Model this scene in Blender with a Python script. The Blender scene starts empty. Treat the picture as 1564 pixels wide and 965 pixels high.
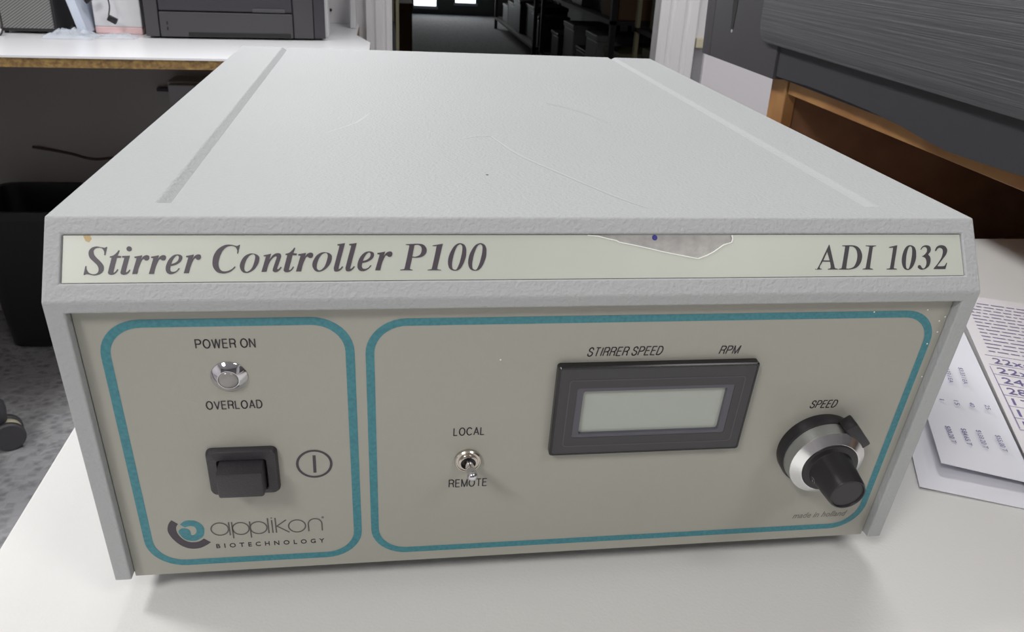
import bpy, bmesh, math, random
from mathutils import Vector, Matrix
from math import sin, cos, pi, radians

random.seed(7)
scene = bpy.context.scene
COL = scene.collection
ZO = 0.875            # height of the instrument's top front edge above the floor

# ------------------------------------------------------------------ camera
cam_data = bpy.data.cameras.new('camera')
cam = bpy.data.objects.new('camera', cam_data)
COL.objects.link(cam)
cam.location = (-0.04415, -0.2184, 0.07114 + ZO)
cam.rotation_euler = (1.14192, -0.04792, -0.14063)
cam_data.sensor_width = 36.0
cam_data.lens = 1280.27 / 1564 * 36.0
cam_data.clip_start = 0.01
cam_data.clip_end = 60
cam_data.dof.use_dof = True
cam_data.dof.focus_distance = 0.30
cam_data.dof.aperture_fstop = 55
scene.camera = cam

# ------------------------------------------------------------------ world, exposure
world = bpy.data.worlds.new('world')
scene.world = world
world.use_nodes = True
world.node_tree.nodes['Background'].inputs[0].default_value = (0.75, 0.85, 1.0, 1)
world.node_tree.nodes['Background'].inputs[1].default_value = 0.25
scene.view_settings.view_transform = 'Standard'
scene.view_settings.look = 'None'
scene.view_settings.gamma = 1.0
scene.view_settings.exposure = 0.0

# ceiling luminaires: (x, y, size_x, size_y, watts, colour)
LIGHTS = [
    (-1.30, -1.50, 0.60, 0.60, 42, (1.0, 0.98, 0.95)),
    (-1.38, 0.45, 0.40, 0.40, 25, (1.0, 0.99, 0.98)),
    (1.05, -1.30, 0.60, 0.60, 12, (1.0, 0.98, 0.95)),
    (0.55, 0.75, 0.60, 0.60, 8, (1.0, 0.99, 0.98)),  # added rear lamp, brightens the back wall and door casing
]
CEIL = 2.60
for i, (x, y, sx, sy, w, c) in enumerate(LIGHTS):
    ld = bpy.data.lights.new('ceiling_lamp', 'AREA')
    ld.shape = 'RECTANGLE'; ld.size = sx; ld.size_y = sy; ld.energy = w; ld.color = c
    lo = bpy.data.objects.new('ceiling_lamp', ld)
    lo.location = (x, y, CEIL - 0.045)
    COL.objects.link(lo)
# strip lamp under the overhead shelf above the back counter
LAMP = (-0.17, 1.22, ZO - 0.131 + 0.60)
ld = bpy.data.lights.new('shelf_lamp', 'AREA')
ld.shape = 'RECTANGLE'; ld.size = 0.16; ld.size_y = 0.05; ld.energy = 5.2; ld.color = (0.96, 0.98, 1.0)
lo = bpy.data.objects.new('shelf_lamp', ld)
lo.location = (LAMP[0], LAMP[1] - 0.012, LAMP[2] - 0.012); lo.rotation_euler = (radians(-42), 0, 0)
COL.objects.link(lo)
# daylight at the end of the storage aisle
ld = bpy.data.lights.new('window_daylight', 'AREA')
ld.shape = 'RECTANGLE'; ld.size = 0.9; ld.size_y = 1.6; ld.energy = 8; ld.color = (1.0, 0.96, 0.90)
lo = bpy.data.objects.new('window_daylight', ld)
lo.location = (0.62, 10.45, 1.1); lo.rotation_euler = (radians(-90), 0, 0)
COL.objects.link(lo)

# ------------------------------------------------------------------ materials
def mat(name, col, rough=0.5, metal=0.0, bump=0.0, bscale=200.0, var=0.0, vscale=8.0, spec=0.5, alpha=1.0, trans=0.0, emit=0.0, detail=2.0, col2=None, wave=None):
    m = bpy.data.materials.new(name); m.use_nodes = True
    nt = m.node_tree; N = nt.nodes; L = nt.links
    b = N['Principled BSDF']
    b.inputs['Base Color'].default_value = (*col, 1)
    b.inputs['Roughness'].default_value = rough
    b.inputs['Metallic'].default_value = metal
    b.inputs['Specular IOR Level'].default_value = spec
    b.inputs['Alpha'].default_value = alpha
    b.inputs['Transmission Weight'].default_value = trans
    if emit:
        b.inputs['Emission Color'].default_value = (*col, 1)
        b.inputs['Emission Strength'].default_value = emit
    tc = N.new('ShaderNodeTexCoord')
    if var or col2:
        n = N.new('ShaderNodeTexNoise'); n.inputs['Scale'].default_value = vscale; n.inputs['Detail'].default_value = detail
        L.new(tc.outputs['Object'], n.inputs['Vector'])
        r = N.new('ShaderNodeValToRGB')
        c2 = col2 if col2 else tuple(max(0, c * (1 - var)) for c in col)
        r.color_ramp.elements[0].color = (*c2, 1); r.color_ramp.elements[0].position = 0.35
        r.color_ramp.elements[1].color = (*col, 1); r.color_ramp.elements[1].position = 0.65
        L.new(n.outputs['Fac'], r.inputs['Fac']); L.new(r.outputs['Color'], b.inputs['Base Color'])
    if bump:
        bn = N.new('ShaderNodeBump'); bn.inputs['Strength'].default_value = 1.0; bn.inputs['Distance'].default_value = bump
        if wave:
            t = N.new('ShaderNodeTexWave'); t.wave_type = 'BANDS'; t.bands_direction = wave
            t.inputs['Scale'].default_value = bscale; t.inputs['Distortion'].default_value = 1.0; t.inputs['Detail'].default_value = 2
            t.inputs['Detail Scale'].default_value = 0.3
        else:
            t = N.new('ShaderNodeTexNoise'); t.inputs['Scale'].default_value = bscale; t.inputs['Detail'].default_value = 2
        L.new(tc.outputs['Object'], t.inputs['Vector'])
        L.new(t.outputs['Fac'], bn.inputs['Height']); L.new(bn.outputs['Normal'], b.inputs['Normal'])
    return m

M = {}
M['paint'] = mat('textured_grey_paint', (0.43, 0.443, 0.45), 0.66, spec=0.08, bump=0.00027, bscale=850, var=0.03, vscale=5)
M['label'] = mat('cream_label_film', (0.52, 0.54, 0.485), 0.35, var=0.04, vscale=30)
M['panel'] = mat('cream_panel_film', (0.375, 0.372, 0.325), 0.36, bump=0.00003, bscale=2500, var=0.03, vscale=9)
M['teal'] = mat('teal_ink', (0.055, 0.245, 0.285), 0.4, col2=(0.04, 0.19, 0.235), vscale=900)
M['ink'] = mat('dark_ink', (0.032, 0.026, 0.034), 0.45)
M['ink2'] = mat('purple_black_ink', (0.055, 0.043, 0.058), 0.45)
M['ink3'] = mat('faded_grey_ink', (0.20, 0.19, 0.17), 0.5)
M['ink_grey'] = mat('thin_logo_ink', (0.10, 0.095, 0.09), 0.5)
M['tear'] = mat('torn_white_edge', (0.85, 0.86, 0.82), 0.7)
M['glue'] = mat('bare_glue_residue', (0.46, 0.45, 0.43), 0.7, col2=(0.36, 0.35, 0.35), vscale=260, bump=0.0002, bscale=700)
M['blue'] = mat('blue_ink_spot', (0.03, 0.03, 0.25), 0.5)
M['stain'] = mat('yellow_stain', (0.50, 0.36, 0.16), 0.5)
M['chrome'] = mat('chrome', (0.66, 0.65, 0.68), 0.07, 1.0)
M['nickel'] = mat('nickel', (0.62, 0.58, 0.53), 0.22, 1.0)
M['alu'] = mat('satin_aluminium', (0.50, 0.51, 0.51), 0.48, 1.0)
M['alu_bright'] = mat('turned_aluminium', (0.90, 0.90, 0.90), 0.22, 1.0)
M['black'] = mat('black_plastic', (0.016, 0.014, 0.017), 0.33)
M['blackm'] = mat('black_textured_plastic', (0.030, 0.027, 0.032), 0.42, bump=0.00012, bscale=1800)
M['bezel'] = mat('dark_grey_bezel', (0.040, 0.038, 0.042), 0.32)
M['bezel_rim'] = mat('black_gloss_rim', (0.014, 0.013, 0.015), 0.25)
M['bezel_line'] = mat('bezel_line', (0.075, 0.072, 0.080), 0.35)
M['bezel_in'] = mat('violet_grey_filter_edge', (0.085, 0.083, 0.105), 0.3)
M['lcd'] = mat('lcd_grey', (0.40, 0.43, 0.39), 0.25)
M['lens'] = mat('clear_grey_lens', (0.27, 0.26, 0.255), 0.22, spec=0.8)
M['wallf'] = mat('dim_front_wall', (0.18, 0.17, 0.18), 0.8)
M['under'] = mat('under_counter_shade', (0.36, 0.34, 0.335), 0.8, var=0.15, vscale=2.0)  # darkened colour for the shaded wall below the counter
M['brownc'] = mat('brown_cable', (0.07, 0.045, 0.04), 0.6)
M['rubber'] = mat('black_rubber', (0.02, 0.02, 0.02), 0.8)
M['table'] = mat('white_laminate', (0.73, 0.725, 0.715), 0.45, spec=0.3, bump=0.00008, bscale=900, var=0.02, vscale=3)
M['counter'] = mat('white_counter_laminate', (0.80, 0.80, 0.82), 0.30)
M['chip'] = mat('chipboard_edge', (0.36, 0.23, 0.08), 0.8, col2=(0.17, 0.10, 0.04), vscale=120, detail=4, bump=0.001, bscale=200)
M['wallw'] = mat('white_wall', (0.88, 0.87, 0.89), 0.7, bump=0.0003, bscale=120)
M['wallg'] = mat('grey_wall', (0.60, 0.60, 0.60), 0.8)
M['ceil'] = mat('ceiling_white', (0.78, 0.78, 0.76), 0.9)
M['door'] = mat('door_casing_paint', (0.90, 0.89, 0.91), 0.45)
M['cab'] = mat('white_cabinet', (0.84, 0.82, 0.86), 0.5)
M['wood'] = mat('orange_varnished_wood', (0.36, 0.19, 0.07), 0.35, col2=(0.26, 0.12, 0.042), vscale=22, detail=5)
M['wood_dk'] = mat('dark_brown_wood', (0.26, 0.13, 0.065), 0.45, col2=(0.17, 0.08, 0.042), vscale=16, detail=5)
M['mach'] = mat('charcoal_plastic', (0.060, 0.057, 0.063), 0.50, bump=0.00008, bscale=1500)
M['mach_dk'] = mat('dark_charcoal_plastic', (0.030, 0.029, 0.033), 0.5, bump=0.00008, bscale=1500)
M['print'] = mat('printer_charcoal', (0.040, 0.036, 0.045), 0.45)
M['print2'] = mat('printer_grey', (0.055, 0.052, 0.058), 0.45)
M['paper'] = mat('white_paper', (0.80, 0.80, 0.86), 0.75)
M['paper2'] = mat('warm_paper', (0.78, 0.75, 0.78), 0.75)
M['papertxt'] = mat('paper_print', (0.17, 0.15, 0.33), 0.7)
M['bin'] = mat('bin_black_plastic', (0.012, 0.011, 0.012), 0.45)
M['cable'] = mat('dark_cable', (0.03, 0.022, 0.025), 0.6)
M['greybox'] = mat('grey_plastic', (0.32, 0.32, 0.34), 0.5)
M['beige'] = mat('beige_plastic', (0.62, 0.58, 0.42), 0.5)
M['bag'] = mat('clear_plastic_film', (0.80, 0.86, 0.95), 0.15, alpha=0.45, bump=0.004, bscale=30)
M['pink'] = mat('pink_reflection', (0.86, 0.60, 0.60), 0.5)
M['whitep'] = mat('white_plastic', (0.80, 0.80, 0.82), 0.4)
M['bluew'] = mat('bluish_white_plastic', (0.68, 0.74, 0.86), 0.4)
M['rackp'] = mat('rack_post', (0.50, 0.46, 0.30), 0.6)
M['rackd'] = mat('rack_dark', (0.045, 0.04, 0.04), 0.6)
M['card'] = mat('brown_cardboard', (0.20, 0.11, 0.06), 0.8)
M['khaki'] = mat('khaki_plastic', (0.22, 0.21, 0.13), 0.6)
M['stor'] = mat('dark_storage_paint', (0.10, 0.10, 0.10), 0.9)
M['dark'] = mat('very_dark', (0.01, 0.01, 0.01), 0.7)
M['glow'] = mat('daylight_pane', (0.80, 0.92, 1.0), 0.5, emit=2.2)
M['diff'] = mat('lamp_diffuser', (1.0, 0.97, 0.93), 0.5, emit=1.5)

def carpet():
    m = bpy.data.materials.new('grey_carpet'); m.use_nodes = True
    nt = m.node_tree; N = nt.nodes; L = nt.links; b = N['Principled BSDF']
    b.inputs['Roughness'].default_value = 0.95; b.inputs['Specular IOR Level'].default_value = 0.1
    tc = N.new('ShaderNodeTexCoord')
    v = N.new('ShaderNodeTexVoronoi'); v.distance = 'CHEBYCHEV'; v.inputs['Scale'].default_value = 60
    n = N.new('ShaderNodeTexNoise'); n.inputs['Scale'].default_value = 45; n.inputs['Detail'].default_value = 4
    L.new(tc.outputs['Object'], v.inputs['Vector']); L.new(tc.outputs['Object'], n.inputs['Vector'])
    mx = N.new('ShaderNodeMath'); mx.operation = 'ADD'
    L.new(v.outputs['Distance'], mx.inputs[0]); L.new(n.outputs['Fac'], mx.inputs[1])
    r = N.new('ShaderNodeValToRGB')
    r.color_ramp.elements[0].position = 0.55; r.color_ramp.elements[0].color = (0.25, 0.25, 0.262, 1)
    r.color_ramp.elements[1].position = 1.15; r.color_ramp.elements[1].color = (0.38, 0.38, 0.395, 1)
    L.new(mx.outputs[0], r.inputs['Fac']); L.new(r.outputs['Color'], b.inputs['Base Color'])
    bn = N.new('ShaderNodeBump'); bn.inputs['Distance'].default_value = 0.004
    L.new(mx.outputs[0], bn.inputs['Height']); L.new(bn.outputs['Normal'], b.inputs['Normal'])
    return m
M['carpet'] = carpet()

def ribbed():
    m = bpy.data.materials.new('brushed_ribbed_charcoal'); m.use_nodes = True
    nt = m.node_tree; N = nt.nodes; L = nt.links; b = N['Principled BSDF']
    b.inputs['Roughness'].default_value = 0.5
    tc = N.new('ShaderNodeTexCoord'); mp = N.new('ShaderNodeMapping')
    mp.inputs['Scale'].default_value = (1, 3.0, 420.0)
    n = N.new('ShaderNodeTexNoise'); n.inputs['Scale'].default_value = 1.0; n.inputs['Detail'].default_value = 4; n.inputs['Roughness'].default_value = 0.7
    L.new(tc.outputs['Object'], mp.inputs['Vector']); L.new(mp.outputs['Vector'], n.inputs['Vector'])
    r = N.new('ShaderNodeValToRGB')
    r.color_ramp.elements[0].position = 0.3; r.color_ramp.elements[0].color = (0.046, 0.046, 0.049, 1)
    r.color_ramp.elements[1].position = 0.7; r.color_ramp.elements[1].color = (0.088, 0.086, 0.093, 1)
    L.new(n.outputs['Fac'], r.inputs['Fac']); L.new(r.outputs['Color'], b.inputs['Base Color'])
    bn = N.new('ShaderNodeBump'); bn.inputs['Distance'].default_value = 0.0006
    L.new(n.outputs['Fac'], bn.inputs['Height']); L.new(bn.outputs['Normal'], b.inputs['Normal'])
    return m
M['ribbed'] = ribbed()

def woven():
    m = bpy.data.materials.new('woven_grille'); m.use_nodes = True
    nt = m.node_tree; N = nt.nodes; L = nt.links; b = N['Principled BSDF']
    b.inputs['Roughness'].default_value = 0.6
    tc = N.new('ShaderNodeTexCoord'); mp = N.new('ShaderNodeMapping'); mp.inputs['Rotation'].default_value = (0, radians(35), 0)
    w = N.new('ShaderNodeTexWave'); w.bands_direction = 'Z'; w.inputs['Scale'].default_value = 80; w.inputs['Distortion'].default_value = 0.4
    L.new(tc.outputs['Object'], mp.inputs['Vector']); L.new(mp.outputs['Vector'], w.inputs['Vector'])
    r = N.new('ShaderNodeValToRGB')
    r.color_ramp.elements[0].color = (0.09, 0.09, 0.09, 1); r.color_ramp.elements[1].color = (0.27, 0.27, 0.26, 1)
    L.new(w.outputs['Fac'], r.inputs['Fac']); L.new(r.outputs['Color'], b.inputs['Base Color'])
    return m
M['woven'] = woven()

# ------------------------------------------------------------------ helpers
WLOC = {}          # object -> location in the world

def tag(o, label, cat=None, group=None, kind=None):
    if label: o['label'] = label
    if cat: o['category'] = cat
    if group: o['group'] = group
    if kind: o['kind'] = kind
    return o

def thing(name, label, cat, loc, group=None):
    o = bpy.data.objects.new(name, None)
    o.empty_display_size = 0.02
    COL.objects.link(o); o.location = loc
    WLOC[o] = Vector(loc)
    return tag(o, label, cat, group)

def link_mesh(name, me, m, parent=None, smooth=None):
    """me is in world coordinates; gives it an origin at its own foot and links it"""
    xs = [v.co for v in me.vertices]
    lo = Vector((min(c.x for c in xs), min(c.y for c in xs), min(c.z for c in xs)))
    hi = Vector((max(c.x for c in xs), max(c.y for c in xs), max(c.z for c in xs)))
    c = Vector(((lo.x + hi.x) / 2, (lo.y + hi.y) / 2, lo.z))
    me.transform(Matrix.Translation(-c))
    me.materials.clear(); me.materials.append(m)
    o = bpy.data.objects.new(name, me)
    COL.objects.link(o)
    WLOC[o] = c
    if parent is not None:
        o.parent = parent
        o.location = c - WLOC[parent]
    else:
        o.location = c
    if smooth:
        for p in me.polygons: p.use_smooth = True
        me.set_sharp_from_angle(angle=radians(smooth))
    me.update()
    return o

def ob(name, bm, m, parent=None, smooth=None):
    bmesh.ops.recalc_face_normals(bm, faces=bm.faces)
    me = bpy.data.meshes.new(name); bm.to_mesh(me); bm.free()
    return link_mesh(name, me, m, parent, smooth)

def struct(name, bm, m, parent=None, smooth=None):
    o = ob(name, bm, m, parent, smooth)
    if parent is None: o['kind'] = 'structure'
    return o

def merge(dst, src, T=None):
    me = bpy.data.meshes.new('tmp'); src.to_mesh(me); src.free()
    if T is not None: me.transform(T)
    dst.from_mesh(me); bpy.data.meshes.remove(me)
    return dst

def box(x0, x1, y0, y1, z0, z1, bev=0.0, seg=2, T=None, bm=None, z_up=True):
    """box with rounded edges; z in floor coordinates (T given: local coordinates)"""
    b = bmesh.new()
    bmesh.ops.create_cube(b, size=1)
    for v in b.verts:
        v.co = Vector((x0 + (v.co.x + .5) * (x1 - x0), y0 + (v.co.y + .5) * (y1 - y0), z0 + (v.co.z + .5) * (z1 - z0)))
    if bev > 0:
        bmesh.ops.bevel(b, geom=b.edges[:], offset=bev, segments=seg, profile=0.5, affect='EDGES')
    if T is not None: bmesh.ops.transform(b, matrix=T, verts=b.verts)
    if bm is None: return b
    return merge(bm, b)

def prism(pts, h0, h1, T=None, bm=None, bev=0.0):
    """2D polygon (u,v) extruded between w=h0 and w=h1"""
    b = bmesh.new()
    lo = [b.verts.new((p[0], p[1], h0)) for p in pts]
    hi = [b.verts.new((p[0], p[1], h1)) for p in pts]
    n = len(pts)
    b.faces.new(list(reversed(lo))); b.faces.new(hi)
    for i in range(n):
        j = (i + 1) % n
        b.faces.new((lo[i], lo[j], hi[j], hi[i]))
    bmesh.ops.recalc_face_normals(b, faces=b.faces)
    if bev: bmesh.ops.bevel(b, geom=b.edges[:], offset=bev, segments=2, profile=0.5, affect='EDGES')
    if T is not None: bmesh.ops.transform(b, matrix=T, verts=b.verts)
    if bm is None: return b
    return merge(bm, b)

def lathe(prof, T=None, seg=40, bm=None, cx=0, cy=0):
    """profile of (radius, height) turned around the local z axis at (cx,cy)"""
    b = bmesh.new(); rings = []
    for r, h in prof:
        if r < 1e-7: rings.append([b.verts.new((cx, cy, h))])
        else: rings.append([b.verts.new((cx + r * cos(2 * pi * k / seg), cy + r * sin(2 * pi * k / seg), h)) for k in range(seg)])
    for a, c in zip(rings, rings[1:]):
        for k in range(seg):
            j = (k + 1) % seg
            if len(a) == 1 and len(c) == 1: continue
            if len(a) == 1: b.faces.new((a[0], c[k], c[j]))
            elif len(c) == 1: b.faces.new((a[k], a[j], c[0]))
            else: b.faces.new((a[k], a[j], c[j], c[k]))
    if len(rings[0]) > 1: b.faces.new(list(reversed(rings[0])))
    if len(rings[-1]) > 1: b.faces.new(rings[-1])
    bmesh.ops.recalc_face_normals(b, faces=b.faces)
    if T is not None: bmesh.ops.transform(b, matrix=T, verts=b.verts)
    if bm is None: return b
    return merge(bm, b)

def tube(pts, r, seg=10, bm=None, T=None, radii=None):
    b = bmesh.new(); P = [Vector(p) for p in pts]; rings = []
    up = Vector((0.13, 0.31, 0.94)).normalized()
    for i, p in enumerate(P):
        d = (P[min(i + 1, len(P) - 1)] - P[max(i - 1, 0)]).normalized()
        s = d.cross(up)
        if s.length < 1e-4: s = d.cross(Vector((1, 0, 0)))
        s.normalize(); t = s.cross(d).normalized()
        rr = radii[i] if radii else r
        rings.append([b.verts.new(p + s * rr * cos(2 * pi * k / seg) + t * rr * sin(2 * pi * k / seg)) for k in range(seg)])
    for a, c in zip(rings, rings[1:]):
        for k in range(seg):
            j = (k + 1) % seg; b.faces.new((a[k], a[j], c[j], c[k]))
    b.faces.new(list(reversed(rings[0]))); b.faces.new(rings[-1])
    bmesh.ops.recalc_face_normals(b, faces=b.faces)
    if T is not None: bmesh.ops.transform(b, matrix=T, verts=b.verts)
    if bm is None: return b
    return merge(bm, b)

def smoothpts(pts, n=8, closed=False):
    """Catmull-Rom through 3-D points"""
    P = [Vector(p) for p in pts]; out = []; m = len(P)
    for i in range(m if closed else m - 1):
        if closed: a, b, c, d = P[i - 1], P[i], P[(i + 1) % m], P[(i + 2) % m]
        else: a, b, c, d = P[max(i - 1, 0)], P[i], P[i + 1], P[min(i + 2, m - 1)]
        for k in range(n):
            t = k / n
            out.append(0.5 * ((2 * b) + (c - a) * t + (2 * a - 5 * b + 4 * c - d) * t * t + (3 * b - a - 3 * c + d) * t ** 3))
    if not closed: out.append(P[-1])
    return out

def glyph_poly(con, n=6):
    """closed contour; entries with a third value are corners, the others are smooth"""
    m = len(con); out = []
    cor = [len(q) > 2 for q in con]; P = [Vector((q[0], q[1])) for q in con]
    for i in range(m):
        b, c = P[i], P[(i + 1) % m]
        a = 2 * b - c if cor[i] else P[i - 1]
        d = 2 * c - b if cor[(i + 1) % m] else P[(i + 2) % m]
        if cor[i] and cor[(i + 1) % m]:
            out.append(b.copy()); continue
        for k in range(n):
            t = k / n
            out.append(0.5 * ((2 * b) + (c - a) * t + (2 * a - 5 * b + 4 * c - d) * t * t + (3 * b - a - 3 * c + d) * t ** 3))
    return out

def curve_mesh(polys, ext):
    """filled flat mesh (u,v) of polygons with holes, thickness 2*ext"""
    cu = bpy.data.curves.new('tmp', 'CURVE'); cu.dimensions = '2D'; cu.fill_mode = 'BOTH'; cu.extrude = ext
    for pl in polys:
        sp = cu.splines.new('POLY'); sp.points.add(len(pl) - 1)
        for k, q in enumerate(pl): sp.points[k].co = (q[0], q[1], 0, 1)
        sp.use_cyclic_u = True
    o = bpy.data.objects.new('tmp', cu); COL.objects.link(o)
    dg = bpy.context.evaluated_depsgraph_get(); dg.update()
    me = bpy.data.meshes.new_from_object(o.evaluated_get(dg))
    bpy.data.objects.remove(o); bpy.data.curves.remove(cu)
    return me

def text_mesh(s, u0, u1, v0, h, shear=0.0, space=1.0, ext=0.00004, bold=0.0, keep=False):
    """text fitted between u0..u1, its capitals standing on v0 with height h (metres)"""
    cu = bpy.data.curves.new('tmp', 'FONT'); cu.body = s; cu.size = 1.0; cu.shear = shear; cu.space_character = space
    cu.offset = bold; cu.resolution_u = 4; cu.fill_mode = 'BOTH'; cu.extrude = 0.01
    o = bpy.data.objects.new('tmp', cu); COL.objects.link(o)
    dg = bpy.context.evaluated_depsgraph_get(); dg.update()
    me = bpy.data.meshes.new_from_object(o.evaluated_get(dg))
    bpy.data.objects.remove(o); bpy.data.curves.remove(cu)
    xs = [v.co.x for v in me.vertices]; x0, x1 = min(xs), max(xs)
    ys = 0.729   # height of a capital of the built-in face
    sx = (u1 - u0) / (x1 - x0) if u1 is not None else h / ys
    for v in me.vertices:
        v.co = Vector((u0 + (v.co.x - x0) * sx, v0 + v.co.y * h / ys, v.co.z / 0.01 * ext))
    return me

def boolean(o, cutters):
    for c in cutters:
        md = o.modifiers.new('b', 'BOOLEAN'); md.operation = 'DIFFERENCE'; md.solver = 'EXACT'; md.object = c
    dg = bpy.context.evaluated_depsgraph_get(); dg.update()
    me = bpy.data.meshes.new_from_object(o.evaluated_get(dg))
    for c in cutters:
        bpy.data.objects.remove(c)
    bpy.data.objects.remove(o)
    return me

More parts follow.
